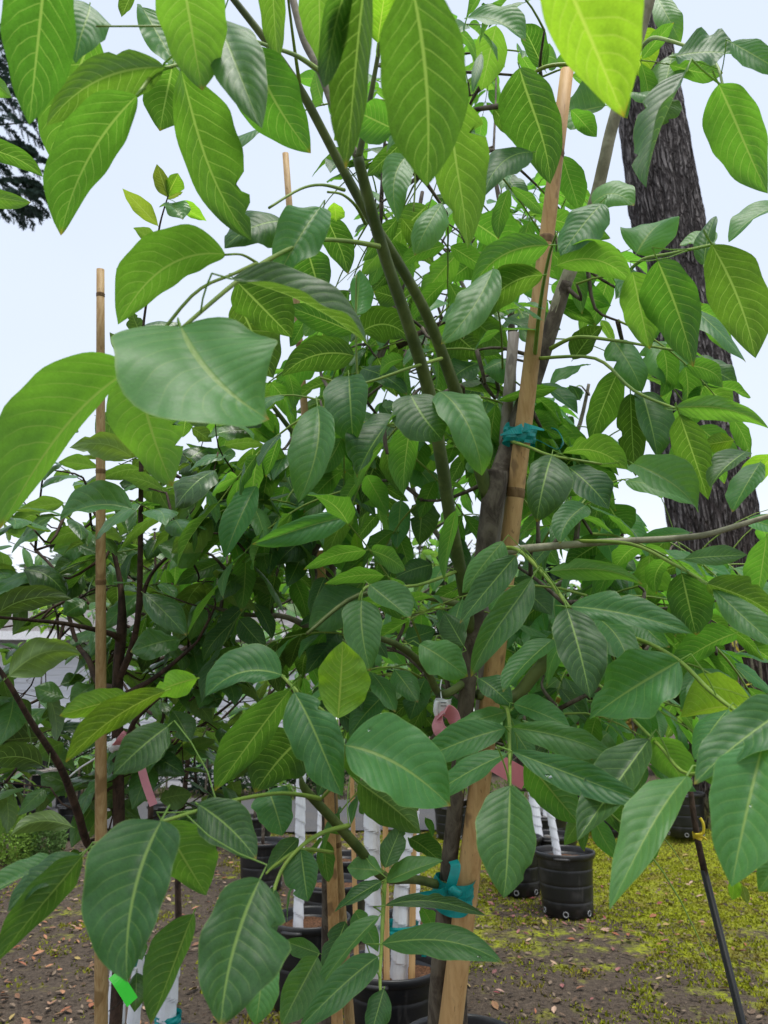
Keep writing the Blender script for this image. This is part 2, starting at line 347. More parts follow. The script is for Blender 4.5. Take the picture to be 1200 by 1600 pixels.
def listed_leaf(tree, bx, by, tx, ty, w, side, d=None, bow=0.0, asym=None, mat='leaf', real=0.165, dmin=0.5, dmax=1.5, prof=PROF, fold=None, nb=None, pal=None):
    px = math.hypot(tx - bx, ty - by)
    if d is None: d = max(dmin, min(dmax, real * FPX / px)) * rng.uniform(.96, 1.04)
    b = P(bx, by, d); v = (CAM - b).normalized(); up = Vector((0, 0, 1))
    rv = Vector((rng.uniform(-1, 1), rng.uniform(-1, 1), rng.uniform(-1, 1))) * .22
    sg = 1 if side == 'T' else -1
    hi = side == 'T' and by < 760; beta = (.82 if hi else .5) if nb is None else nb
    n = (v * ((.68 if hi else .85) * sg) + up * beta + rv).normalized()
    if abs(n.dot(v)) < (.27 if hi else .55): n = (n + v * sg * .5).normalized()
    def on(x, y):
        r = ray(x, y); den = r.dot(n)
        t = (b - CAM).dot(n) / den if abs(den) > .12 else d
        t = max(d - px * .6 * d / FPX, min(d + px * .6 * d / FPX, t)); return CAM + r * t
    dx, dy = (tx - bx) / px, (ty - by) / px
    mx, my = (bx + tx) / 2 - dy * bow * px * 2, (by + ty) / 2 + dx * bow * px * 2
    T_ = on(tx, ty); C_ = on(mx, my)
    ax = (T_ - b).normalized(); n = (n - ax * n.dot(ax)).normalized()
    sd = n.cross(ax); m0 = b.lerp(T_, .5)
    e = proj(m0 + sd * .01) - proj(m0); a2 = proj(T_) - proj(b); a2.normalize()
    k = abs(e.x * a2.y - e.y * a2.x) / .01
    if asym is None: asym = rng.uniform(-.28, .28)
    # sd side is column a>0; decide which screen side it is, asym>0 narrows nothing but widens traveller's right
    right = (e.x * -a2.y + e.y * a2.x) > 0
    wr = w / 2 * (1 + (asym if right else -asym)); wl = w / 2 * (1 - (asym if right else -asym))
    H = max(wl, wr) * (1.12 if px > 110 else 1.06) / max(k, 1); lenm = (T_ - b).length
    H = max(.07 * lenm, min(.60 * lenm, H))
    fl = math.acos(max(.25, min(.985, wl / k / H))); fr = math.acos(max(.25, min(.985, wr / k / H)))
    big = px > 110
    pk = (id(prof), big)
    if pk not in DENSE: DENSE[pk] = dense(prof, 26 if big else 18)
    near = None
    if tree.name in BR and BR[tree.name]:
        near = min(BR[tree.name], key=lambda z: (z - b).length_squared)
        if not .006 < (near - b).length < .10: near = None
    mb = leaf_geo(b, C_, T_, n, H, H, fl if fold is None else fold, fr if fold is None else fold, 4 if big else 3, DENSE[pk], rng.uniform(.035, .105), rng.uniform(0, 6.28),
                  rng.uniform(.12, .5 if big else .75), rng.uniform(-.02, .10), rng.uniform(-.75, .75) if nb is None else 0, lenm * (.10 if near else .05), max(.0007, lenm * .0065), rng.uniform(-.04, .10), 0, near)
    o = mb.build('leaf', M[mat], tree, origin=b); COUNT[tree.name] = COUNT.get(tree.name, 0) + 1
    if px > 105 and side == 'T' and by > 700 and rng.random() < .3:
        for _ in range(1):
            i = rng.randint(3, len(DENSE[pk]) - 6); c = (9 if big else 7); jj = rng.randint(1, c - 3); A, Bq, Cq = mb.v[i * c + jj], mb.v[i * c + jj + 1], mb.v[(i + 1) * c + jj]
            nn = (Bq - A).cross(Cq - A).normalized(); nn = nn if nn.dot(n) > 0 else -nn; t1 = (Cq - A).normalized(); t2 = nn.cross(t1); ctr = A.lerp(Bq, .4).lerp(Cq, .3); r = rng.uniform(.0013, .0026); el = rng.uniform(1, 1.9); dm = MB(); vs = []; fs = []
            for a in range(5):
                th = a / 4 * math.pi / 2
                for q in range(10): ph = q * .6283; vs.append(ctr + t1 * (r * el * math.cos(th) * math.cos(ph)) + t2 * (r * math.cos(th) * math.sin(ph)) + nn * (r * .55 * math.sin(th) + .00008))
            for a in range(4):
                for q in range(10): fs.append((a * 10 + q, a * 10 + (q + 1) % 10, (a + 1) * 10 + (q + 1) % 10, (a + 1) * 10 + q))
            fs.append(tuple(range(9, -1, -1))); dm.add(vs, fs); w_ = dm.build('water_drop', M['water'], None, True, ctr); w_.parent = o; w_.location = ctr - b
    return o
def parse(tree, text, **kw):
    for ln in text.replace(';', '\n').split('\n'):
        q = ln.split()
        if not q or q[0].startswith('#'): continue
        a = dict(kw); bx, by, tx, ty, w = [float(z) for z in q[:5]]; side = q[5][0]
        if len(q[5]) > 1: a['mat'] = {'y': 'leaf_bright', 'p': 'leaf_persimmon', 'g': 'leaf_sprig', 'w': 'leaf'}[q[5][1]]
        for z in q[6:]:
            k, val = z.split('='); a[{'b': 'bow', 'a': 'asym', 'd': 'd', 'n': 'nb'}[k]] = float(val)
        listed_leaf(tree, bx, by, tx, ty, w, side, **a)

# shared leaf shapes for the leaves further back: along +X, upper side +Z, unit length
def shared_leaf(width, prof, nc=2, droop=.1):
    B = Vector((0, 0, 0)); T = Vector((1, 0, 0)); C = Vector((.5, rng.uniform(-.1, .1), 0))
    f = rng.uniform(.08, .5)
    pr = prof[::2] if nc < 3 else prof
    mb = leaf_geo(B, C, T, Vector((0, 0, 1)), width, width, f, f * rng.uniform(.5, 1.2), nc, pr, rng.uniform(.03, .09), rng.uniform(0, 6.28), rng.uniform(.15, .5), rng.uniform(0, .10), rng.uniform(-.6, .6), .08, .009, rng.uniform(0, droop * 2))
    return mesh(mb.v, mb.f, mb.uv, True, 'leaf')
LIB = {}
def lib(key, mat, width, prof, nc, n=9):
    LIB[key] = []
    for i in range(n):
        me = shared_leaf(width * rng.uniform(.85, 1.15), prof, nc); me.materials.append(M[mat]); LIB[key].append(me)
lib('walnut', 'leaf', .235, PROF, 3); lib('persimmon', 'leaf_persimmon', .27, PROFP, 3); lib('back', 'leaf_back', .24, PROF, 2); lib('gold', 'leaf_gold', .26, PROF, 2, 4)
lib('bright', 'leaf_bright', .26, PROFP, 2, 4)
def basis(x, z):
    x = x.normalized(); z = (z - x * z.dot(x)); z = z.normalized() if z.length > 1e-4 else x.orthogonal().normalized()
    y = z.cross(x); return Matrix((x, y, z)).transposed()
LIM = 292; COUNT = {}; OVER = {}
def put_leaf(tree, key, p, x, z, size):
    COUNT[tree.name] = COUNT.get(tree.name, 0) + 1
    if COUNT[tree.name] > LIM:
        mt = Matrix.Translation(p - tree.location) @ basis(x, z).to_4x4() @ Matrix.Scale(size, 4); me = rng.choice(LIB[key])
        if tree.name not in OVER: OVER[tree.name] = (tree, key, MB())
        uvs = [None] * len(me.vertices)
        for l, u in zip(me.loops, me.uv_layers[0].data): uvs[l.vertex_index] = tuple(u.uv)
        OVER[tree.name][2].add([mt @ v.co for v in me.vertices], [tuple(f.vertices) for f in me.polygons], [u or (.5, .5) for u in uvs]); return None
    o = bpy.data.objects.new('leaf', rng.choice(LIB[key])); COL.objects.link(o); o.parent = tree
    o.matrix_basis = Matrix.Translation(p - tree.location) @ basis(x, z).to_4x4() @ Matrix.Scale(size, 4)
    return o
def rv(a=1.0): return Vector((rng.uniform(-a, a), rng.uniform(-a, a), rng.uniform(-a, a)))
def compound(tree, key, p, d, length, n_pairs, size, stalk_mat='stalk', ok=None, maxn=99):
    """A walnut leaf: a stalk arching out from p along d with paired leaflets and one at the end."""
    d = d.normalized(); up = Vector((0, 0, 1)); pts = []; q = p.copy(); dd = d.copy(); N = 7
    for i in range(N + 1):
        pts.append(q.copy()); dd = (dd + Vector((0, 0, -.13)) + rv(.05)).normalized(); q = q + dd * (length / N)
    def at(t):
        f = t * N; i = min(int(f), N - 1); return pts[i].lerp(pts[i + 1], f - i), (pts[i + 1] - pts[i]).normalized()
    mb = MB(); mb.tube(pts, [.0026 - .0016 * i / N for i in range(N + 1)], 5, False); mb.build('leaf_stalk', M[stalk_mat], tree, origin=pts[0])
    cnt = 0
    for k in range(n_pairs + 1):
        t = .38 + .60 * k / max(n_pairs, 1); c, tn = at(min(t, .999)); z = (up - tn * up.dot(tn)); z = (z.normalized() + rv(.3)).normalized(); sd = z.cross(tn).normalized()
        sz = size * (.66 + .34 * t) * rng.uniform(.82, 1.12)
        dirs = [tn + rv(.15)] if k == n_pairs else [(tn * .55 + sd * s + Vector((0, 0, -rng.uniform(.25, 1.25))) + rv(.2)) for s in (-1, 1)]
        for x in dirs:
            if ok and not ok(c + x.normalized() * sz * .5): continue
            put_leaf(tree, key, c + x.normalized() * sz * .06, x, z + rv(.35), sz); cnt += 1
    return cnt
def branch(tree, pts, mat, name='branch', n=8, jit=.03, sub=5):
    """pts: (x px, y px, distance, width in px) or (Vector, radius)."""
    q = []
    for p in pts:
        if len(p) == 4: q.append((P(p[0], p[1], p[2]), p[3] / 2 * p[2] / FPX))
        else: q.append((Vector(p[0]), p[1]))
    a, r = smooth_path(q, sub); mb = MB(); mb.tube(a, r, n, True, jit); o = mb.build(name, M[mat], tree, origin=a[0])
    o['__'] = 1; del o['__']
    BR.setdefault(tree.name, []).extend(a); return a
BR = {}
def nearest(tree, p): return min(BR[tree.name], key=lambda q: (q - p).length_squared + (0.25 if q.z > p.z + .1 else 0))
def in_poly(x, y, poly):
    c = False; j = len(poly) - 1
    for i in range(len(poly)):
        xi, yi = poly[i]; xj, yj = poly[j]
        if (yi > y) != (yj > y) and x < (xj - xi) * (y - yi) / (yj - yi) + xi: c = not c
        j = i
    return c
GAPS = [[(0, 330), (90, 370), (180, 510), (200, 560), (60, 640), (0, 640)], [(150, 200), (240, 160), (290, 330), (200, 480), (100, 520), (40, 400), (150, 360)],
        [(470, 250), (560, 290), (570, 420), (510, 470), (480, 330)], [(385, 240), (510, 180), (520, 290), (400, 330)], [(470, 380), (600, 410), (600, 520), (540, 470), (505, 440)],
        [(900, 560), (1005, 500), (990, 620), (940, 640)], [(940, 720), (1010, 730), (1040, 800), (960, 800)], [(1100, 130), (1200, 180), (1200, 640), (1130, 560), (1080, 300)],
        [(880, 180), (960, 190), (970, 300), (900, 300)], [(600, 200), (700, 300), (640, 340), (600, 330)], [(300, 640), (340, 690), (300, 720)], [(700, 30), (740, 100), (700, 120)],
        [(800, 600), (870, 560), (880, 640)], [(880, 620), (950, 600), (940, 700), (890, 690)], [(780, 90), (960, 180), (960, 300), (900, 300), (790, 190)], [(1030, 60), (1200, 0), (1200, 60), (1060, 70)], [(735, 1330), (1260, 1330), (1260, 1800), (735, 1800)], [(1035, 740), (1185, 770), (1195, 905), (1040, 835)], [(1030, 1225), (1260, 1225), (1260, 1340), (1030, 1340)], [(20, 1030), (135, 1030), (130, 1115), (20, 1115)], [(480, 370), (570, 290), (590, 470), (500, 480)], [(0, 1310), (250, 1310), (250, 1700), (0, 1700)]]
def clear(p):                                                     # keep the sky holes of the photograph open
    s = proj(p)
    return not any(in_poly(s.x, s.y, g) for g in GAPS)
def fill_tree(tree, key, regions, count, size, style='compound', twig='bark', tw=.0035, length=.30, pairs=3, ok=clear, towards=None):
    """Leafy twigs within the tree's crown: each twig grows from the nearest branch to a point of the crown."""
    done = 0; tries = 0
    while done < count and tries < count * 12:
        tries += 1
        (x0, y0, x1, y1, d0, d1) = rng.choice(regions)
        p = P(rng.uniform(x0, x1), rng.uniform(y0, y1), rng.uniform(d0, d1))
        if ok and not ok(p): continue
        b = nearest(tree, p); out = p - b
        if out.length > .02:
            m = b.lerp(p, .5) + Vector((0, 0, -.03 if out.z < 0 else .02)) + rv(.02)
            branch(tree, [(b, tw * 1.5), (m, tw), (p, tw * .7)], twig, 'twig', 5, 0, 3)
            if out.length > .25: BR[tree.name].append(m)
        d = out.copy(); d.z *= .3; d = (d.normalized() if d.length > .02 else rv().normalized()) + rv(.5) + Vector((0, 0, .15))
        if style == 'compound': done += compound(tree, key, p, d, length * rng.uniform(.8, 1.2), pairs if rng.random() < .6 else pairs - 1, size, ok=ok)
        else:
            k = rng.randint(5, 8); dd = d.normalized(); e = p + dd * length
            branch(tree, [(p, tw * .7), (p.lerp(e, .5) + rv(.02), tw * .6), (e, tw * .35)], twig, 'twig', 5, 0, 3)
            for i in range(k):
                t = (i + .6) / k; c = p.lerp(e, t); sd = dd.cross(Vector((0, 0, 1)))
                x = (dd * .5 + sd * (1 if i % 2 else -1) + Vector((0, 0, rng.uniform(-1.1, .05))) + rv(.35))
                if ok and not ok(c + x.normalized() * size * .5): continue
                put_leaf(tree, key, c, x, Vector((0, 0, 1)) + rv(.5), size * rng.uniform(.6, 1.1)); done += 1
    return done

# ------------------------------------------------------------------ ground
FIRX, FIRY = 4.18, 8.3
def gz(x, y):
    z = 0.022 * noise.noise(Vector((x * 1.1, y * 1.1, 0))) + 0.012 * noise.noise(Vector((x * 4, y * 4, 3))) + 0.006 * noise.noise(Vector((x * 13, y * 13, 7)))
    d = math.hypot(x - FIRX, y - FIRY)
    z += 0.30 * math.exp(-(max(d - .45, 0) / .75) ** 2)            # the root flare lifts the soil round the big trunk
    f = min(1, max(0, (14 - math.hypot(x, y - 5)) / 4)); return z * f
def gmat():
    m = NT('nursery_ground'); o = m.obj()
    n1 = m.noise(1.1, 5, o, 0.6); n2 = m.noise(6, 5, o, 0.65); n3 = m.noise(38, 4, o, 0.7); n4 = m.noise(140, 3, o, .7)
    soil = m.mixc(m.range(n3, .3, .7), (0.026, 0.019, 0.014), (0.105, 0.08, 0.058)); soil = m.mixc(m.range(n4, .5, .8, 0, .8), soil, (0.22, 0.17, 0.125))
    soil = m.mixc(m.range(n2, .55, .72, 0, .5), soil, (0.14, 0.10, 0.07))
    sp = m.n('ShaderNodeSeparateXYZ'); m.l(o, sp.inputs[0]); x, y = sp.outputs[0], sp.outputs[1]
    dx = m.math('SUBTRACT', x, FIRX); dy = m.math('SUBTRACT', y, FIRY)
    dist = m.math('SQRT', m.math('ADD', m.math('MULTIPLY', dx, dx), m.math('MULTIPLY', dy, dy)))
    near = m.range(dist, 0.5, 5.4, 0.25, -0.07)
    mossf = m.math('ADD', m.math('ADD', m.math('MULTIPLY', n1, .45), m.math('MULTIPLY', n2, .55)), near)
    mossf = m.range(mossf, .47, .59, 0, 1, True); mossf = m.math('MULTIPLY', mossf, m.range(n3, .3, .55, .35, 1))
    moss = m.mixc(m.range(n3, .3, .7), (0.13, 0.15, 0.010), (0.34, 0.38, 0.014)); moss = m.mixc(m.range(m.noise(3.1, 3, o), .5, .7), moss, (0.17, 0.13, 0.03))
    c = m.mixc(mossf, soil, moss)
    h = m.math('ADD', m.math('MULTIPLY', n3, .7), m.math('MULTIPLY', n4, .5))
    return m.done(m.bsdf(c, .92, .2, m.bump(h, .9, .02)).outputs[0])
M['ground'] = gmat()
def path_mat():
    m = NT('gravel_path'); o = m.obj(); n = m.noise(60, 4, o, .7); n1 = m.noise(.9, 4, o)
    c = m.mixc(m.range(n, .3, .7), (0.05, 0.05, 0.051), (0.115, 0.114, 0.116)); c = m.mixc(m.range(n1, .5, .7, 0, .5), c, (0.12, 0.105, 0.085))
    return m.done(m.bsdf(c, .9, .2, m.bump(n, .5, .01)).outputs[0])
M['path'] = path_mat()
xs = [-300, -120, -60, -30, -18, -12] + [-8 + .09 * i for i in range(190)] + [10, 14, 20, 32, 60, 120, 300]
ys = [-120, -40, -12, -4, 0] + [1 + .09 * i for i in range(120)] + [12.5, 14, 17, 22, 30, 45, 80, 160, 420]
gv = [(x, y, gz(x, y)) for y in ys for x in xs]; nx = len(xs)
gf = [(j * nx + i, j * nx + i + 1, (j + 1) * nx + i + 1, (j + 1) * nx + i) for j in range(len(ys) - 1) for i in range(nx - 1)]
tag(link('ground', mesh(gv, gf, None, True, 'ground'), M['ground']), kind='structure')
pv = []; pf = []
N = 60
for i in range(N + 1):
    x = -34 + 68 * i / N; y0 = 9.4 + .12 * math.sin(x * 1.7) + .1 * noise.noise(Vector((x * 2.2, 0, 0))) - .05 * x + (1.6 if x > 2.5 else 0) * min(1, (x - 2.5) / 1.5)
    pv += [(x, y0, gz(x, y0) + .03 if abs(x) < 14 else .03), (x, y0 + 1.5, gz(x, y0 + 1.5) + .035), (x, y0 + 3.4, .03)]
    if i: a = 3 * i; pf += [(a - 3, a, a + 1, a - 2), (a - 2, a + 1, a + 2, a - 1)]
tag(link('gravel_path', mesh(pv, pf), M['path']), kind='structure')

# moss tufts and leaf litter: nobody could count them
mm = NT('moss_tuft'); oi = mm.noise(2.2, 3, mm.obj()); on = mm.noise(70, 2, mm.obj())
mcx = mm.mixc(mm.range(on, .3, .7), (0.12, 0.14, 0.010), (0.34, 0.37, 0.02)); mcx = mm.mixc(mm.range(oi, .5, .65, 0, .8), mcx, (0.20, 0.155, 0.04))
M['moss'] = mm.done(mm.bsdf(mcx, .9, .1).outputs[0])
g = random.Random(5); mb = MB()
def mossy(x, y):
    d = math.hypot(x - FIRX, y - FIRY)
    return .55 * noise.noise(Vector((x * 1.3, y * 1.3, 9))) + .45 * noise.noise(Vector((x * 4.1, y * 4.1, 2))) + max(-.14, .76 - d * .155)
cnt = 0
while cnt < 110000:
    x = g.uniform(-4.5, 6.5); y = 3.0 + 7 * g.random() ** 1.3
    if mossy(x, y) < .06 + g.uniform(-.12, .12): 
        if g.random() < .97: continue
    z = gz(x, y); r = g.uniform(.006, .017); a = g.uniform(0, 6.28)
    for k in range(2):
        b = a + k * 1.7; hx, hy = math.cos(b) * r, math.sin(b) * r; t = Vector((x + g.uniform(-.012, .012), y + g.uniform(-.012, .012), z + g.uniform(.006, .020)))
        mb.add([(x - hx * .6, y - hy * .6, z - .003), (x + hx * .6, y + hy * .6, z - .003), t], [(0, 1, 2)])
    cnt += 1
tag(mb.build('moss', M['moss'], smooth=False), kind='stuff')
def litter(name, cols, n, region, smin, smax, seed):
    g = random.Random(seed); m = NT(name); gi = m.noise(8.0, 0, m.obj()); r = m.n('ShaderNodeValToRGB'); r.color_ramp.interpolation = 'CONSTANT'
    wn = m.n('ShaderNodeTexWhiteNoise'); uvn = m.n('ShaderNodeUVMap'); wn.noise_dimensions = '2D'; m.l(uvn.outputs[0], wn.inputs['Vector']); m.l(wn.outputs['Value'], r.inputs[0])
    while len(r.color_ramp.elements) < len(cols): r.color_ramp.elements.new(.5)
    for i, c in enumerate(cols): r.color_ramp.elements[i].position = i / len(cols); r.color_ramp.elements[i].color = (*c, 1)
    mat = m.done(m.bsdf(r.outputs[0], .8, .25).outputs[0]); mb = MB()
    for _ in range(n):
        x, y = region(g); z = gz(x, y) + .012; a = g.uniform(0, 6.28); s = g.uniform(smin, smax); w = s * g.uniform(.25, .5)
        R3 = Matrix.Rotation(a, 3, 'Z') @ Matrix.Rotation(g.uniform(-.5, .5), 3, 'X') @ Matrix.Rotation(g.uniform(-.35, .35), 3, 'Y'); k = g.uniform(.1, .5) * w
        vs = [(-s, 0, 0), (-s * .3, w, k), (-s * .3, -w, k), (s * .35, w * .9, k * 1.1), (s * .35, -w * .9, k * .9), (-s * .3, 0, 0), (s * .35, 0, 0), (s, 0, k * .4)]
        u = (g.random(), g.random())
        mb.add([R3 @ Vector(v) + Vector((x, y, z)) for v in vs], [(0, 5, 1), (0, 2, 5), (5, 6, 3, 1), (2, 4, 6, 5), (6, 7, 3), (4, 7, 6)], [u] * 8)
    return tag(mb.build(name, mat, smooth=False), kind='stuff')
litter('fallen_leaves', [(.34, .20, .13), (.20, .10, .06), (.42, .30, .22), (.26, .09, .045), (.14, .085, .05), (.30, .24, .08), (.36, .17, .09)], 2300, lambda g: (g.uniform(-4.5, 5.5) if g.random() < .55 else g.uniform(-4.5, -.8), 3.2 + 7.5 * g.random() ** 1.4), .012, .036, 3)
litter('fallen_red_leaves', [(.20, .04, .05), (.26, .11, .10), (.12, .03, .04), (.36, .24, .19)], 300, lambda g: (g.gauss(1.1, .5), g.gauss(6.3, .8)), .012, .034, 8)
litter('bark_chips', [(.03, .02, .014), (.055, .035, .022), (.12, .08, .052), (.02, .015, .012), (.22, .165, .115)], 16000, lambda g: (g.uniform(-4.5, 5.5), 3.0 + 6.5 * g.random() ** 1.3), .005, .026, 4)
# grass at the far side
gm = plain('far_grass', (0.10, 0.15, 0.03), .9, .1, .4, 3); gp = MB(); g = random.Random(2)
for _ in range(5000):
    x = g.uniform(-14, 14); y = g.uniform(12.6, 16.5); s = g.uniform(.04, .13); a = g.uniform(0, 6.28)
    gp.add([(x - .02 * math.cos(a), y - .02 * math.sin(a), 0), (x + .02 * math.cos(a), y + .02 * math.sin(a), 0), (x + g.uniform(-.04, .04), y, s)], [(0, 1, 2)])
tag(gp.build('rough_grass', gm, smooth=False), kind='stuff')

# ------------------------------------------------------------------ house, far trees
def siding_mat():
    m = NT('painted_siding'); n = m.noise(3, 4, m.sv((.6, 1, 6))); c = m.mixc(m.range(n, .3, .7), (.62, .62, .66), (.74, .74, .77)); return m.done(m.bsdf(c, .6, .3).outputs[0])
M['siding'] = siding_mat(); M['roof'] = plain('roof_shingle', (.16, .15, .15), .9, .2, .4, 8, .4); M['trim'] = plain('white_trim', (.76, .76, .78), .6)
M['glass'] = plain('window_glass', (.03, .035, .04), .08, .6, .05)
HX0, HX1, HY, HH = -13.5, -1.7, 15.0, 3.1
house = thing('house', 'low house with pale lapped siding behind the nursery at left', 'house', ((HX0 + HX1) / 2, HY, 0))
mb = MB(); mb.box(((HX0 + HX1) / 2, HY + 3.05, HH / 2 - .02), (HX1 - HX0 - .04, 6, HH)); mb.build('wall', M['siding'], house, False, (HX0, HY, 0))
bd = MB(); LN = HX1 - HX0
vs = [(-LN / 2, 0, 0), (LN / 2, 0, 0), (LN / 2, .0, .165), (-LN / 2, 0, .165), (-LN / 2, -.024, 0), (LN / 2, -.024, 0), (LN / 2, -.006, .165), (-LN / 2, -.006, .165)]
bme = mesh(vs, [(4, 5, 6, 7), (0, 1, 5, 4), (3, 7, 6, 2), (0, 4, 7, 3), (1, 2, 6, 5)], None, False, 'siding_board'); bme.materials.append(M['siding'])
for k in range(19): link('siding_board', bme, None, house, ((HX0 + HX1) / 2, HY + .03, .02 + k * .16))
mb = MB(); rv_ = [(HX0 - .4, HY - .5, HH), (HX1 + .4, HY - .5, HH), (HX1 + .4, HY + 3, HH + 1.0), (HX0 - .4, HY + 3, HH + 1.0), (HX1 + .4, HY + 6.5, HH), (HX0 - .4, HY + 6.5, HH)]
mb.add(rv_, [(0, 1, 2, 3), (3, 2, 4, 5), (0, 3, 5), (1, 4, 2), (0, 5, 4, 1)]); mb.build('roof', M['roof'], house, False)
mb = MB(); mb.box(((HX0 + HX1) / 2, HY - .51, HH - .06), (LN + .8, .03, .18)); mb.build('fascia', M['trim'], house, False)
w = MB(); w.box((-9.4, HY - .01, 1.6), (1.3, .06, 1.1)); wf = w.build('window', M['trim'], house, False)
w = MB(); w.box((-9.4, HY - .045, 1.6), (1.15, .02, .95)); o = w.build('pane', M['glass'], None, False); o.parent = wf; o.location = o.location - (house.location + wf.location)

def crown_blob(mb, c, rx, rz, n, size, g, lean=0):
    for _ in range(n):
        while True:
            q = Vector((g.uniform(-1, 1), g.uniform(-1, 1), g.uniform(-1, 1)))
            if .25 < q.length < 1 and noise.noise(q * 1.9 + c * .37) > -.22: break
        p = c + Vector((q.x * rx, q.y * rx, q.z * rz)); s = size * g.uniform(.5, 1.3)
        a = Vector((g.uniform(-1, 1), g.uniform(-1, 1), g.uniform(-.6, .6))).normalized(); b = a.orthogonal().normalized(); b = Matrix.Rotation(g.uniform(0, 6.28), 3, a) @ b
        mb.add([p - a * s, p + b * s * .5, p + a * s, p - b * s * .45 + Vector((0, 0, -.2 * s))], [(0, 1, 2, 3)])
M['far_a'] = plain('far_foliage', (.045, .085, .03), .9, .2, .6, 1.5, .1, .15); M['far_b'] = plain('far_foliage_light', (.09, .15, .035), .9, .2, .5, 1.5, .1, .2)
M['far_c'] = plain('far_conifer', (.028, .055, .035), .9, .2, .5, 1.5, .1)
M['far_d'] = plain('far_gold', (.22, .17, .035), .9, .2, .5, 1.5, .1, .2)
g = random.Random(21)
FAR = [(-60, 26, 9, 'c'), (40, 30, 10, 'a'), (120, 24, 7, 'b'), (210, 33, 10.5, 'a'), (300, 27, 8.5, 'b'), (380, 31, 9.5, 'c'), (455, 26, 8, 'a'), (540, 32, 10, 'b'), (620, 26, 8, 'a'), (700, 30, 9, 'b'),
       (775, 25, 7.5, 'a'), (850, 29, 9, 'c'), (925, 24, 7, 'b'), (1000, 30, 9.5, 'a'), (1080, 25, 7.5, 'b'), (1160, 28, 8.5, 'a'), (1250, 24, 8, 'c'), (960, 19, 3.4, 'd'), (1050, 18, 3.0, 'b'), (800, 18.5, 3.2, 'b'), (900, 18, 2.6, 'd')]
HUE = {'a': 'dark green broadleaf tree in the far tree line', 'b': 'light green broadleaf tree in the far tree line', 'c': 'blackish conifer in the far tree line', 'd': 'small golden shrub tree near the far tree line'}
for i, (px, dist, h, k) in enumerate(FAR):
    x = (px - 600) / FPX * dist * 1.02; t = thing('far_tree', HUE[k], 'tree', (x, dist, 0), 'trees of the far tree line')
    mb = MB(); mb.tube([(x, dist, -.1), (x + .1, dist, h * .4), (x, dist, h * .8)], [.22, .16, .05], 7); mb.build('trunk', M['bark'], t)
    mb = MB()
    if k == 'c':
        for j in range(12): crown_blob(mb, Vector((x, dist, h * (.12 + .075 * j))), h * .26 * (1 - j / 13), h * .05, 170, .28, g)
    else:
        for j in range(7): crown_blob(mb, Vector((x + g.uniform(-.2, .2) * h, dist + g.uniform(-.2, .2) * h, h * g.uniform(.3, .82))), h * .24, h * .19, 420, .24 if h > 5 else .14, g)
    tag(mb.build('crown', M['far_' + k], t, False), kind='stuff')

# ------------------------------------------------------------------ the big fir
def firbark():
    m = NT('fir_bark'); o = m.obj(); n2 = m.noise(22, 5, m.sv((1, 1, .35)), .7); nd = m.n('ShaderNodeTexNoise'); nd.inputs['Scale'].default_value = 3.0; nd.inputs['Detail'].default_value = 4; m.l(m.sv((1, 1, .5)), nd.inputs['Vector'])
    ad = m.n('ShaderNodeVectorMath'); ad.operation = 'MULTIPLY_ADD'; m.l(nd.outputs['Color'], ad.inputs[0]); ad.inputs[1].default_value = (.22, .22, .5); m.l(o, ad.inputs[2])
    vo = m.n('ShaderNodeTexVoronoi'); vo.feature = 'DISTANCE_TO_EDGE'; vo.inputs['Scale'].default_value = 1.0; m.l(m.sv((19, 19, 1.9), ad.outputs[0]), vo.inputs['Vector'])
    vc = m.n('ShaderNodeTexVoronoi'); vc.inputs['Scale'].default_value = 1.0; m.l(m.sv((19, 19, 1.9), ad.outputs[0]), vc.inputs['Vector']); cb = m.n('ShaderNodeSeparateXYZ'); m.l(vc.outputs['Color'], cb.inputs[0])
    ed = m.range(vo.outputs['Distance'], .02, .26, 0, 1, True)
    pl = m.mixc(cb.outputs[0], (.115, .104, .102), (.205, .188, .185)); pl = m.mixc(m.range(n2, .52, .70, 0, .75), pl, (.33, .31, .30)); pl = m.mixc(m.range(m.noise(70, 3, o), .5, .7, 0, .6), pl, (.05, .043, .042))
    c = m.mixc(ed, (.048, .041, .041), pl)
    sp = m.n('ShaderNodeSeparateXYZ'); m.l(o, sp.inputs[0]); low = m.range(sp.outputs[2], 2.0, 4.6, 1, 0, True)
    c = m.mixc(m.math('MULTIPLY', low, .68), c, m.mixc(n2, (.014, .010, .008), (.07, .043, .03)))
    mossy = m.math('MULTIPLY', m.range(sp.outputs[2], .1, .75, 1, 0, True), m.range(n2, .35, .6)); c = m.mixc(mossy, c, (.12, .135, .012))
    return m.done(m.bsdf(c, .9, .2, m.bump(m.math('ADD', ed, m.math('MULTIPLY', n2, .5)), 1.0, .05)).outputs[0])
M['firbark'] = firbark()
fir = thing('fir_tree', 'huge fir with rough dark furrowed bark trunk at right, moss at its foot', 'tree', (FIRX, FIRY, 0))
vs = []; fs = []; NS, NZ = 180, 200; H = 19.0
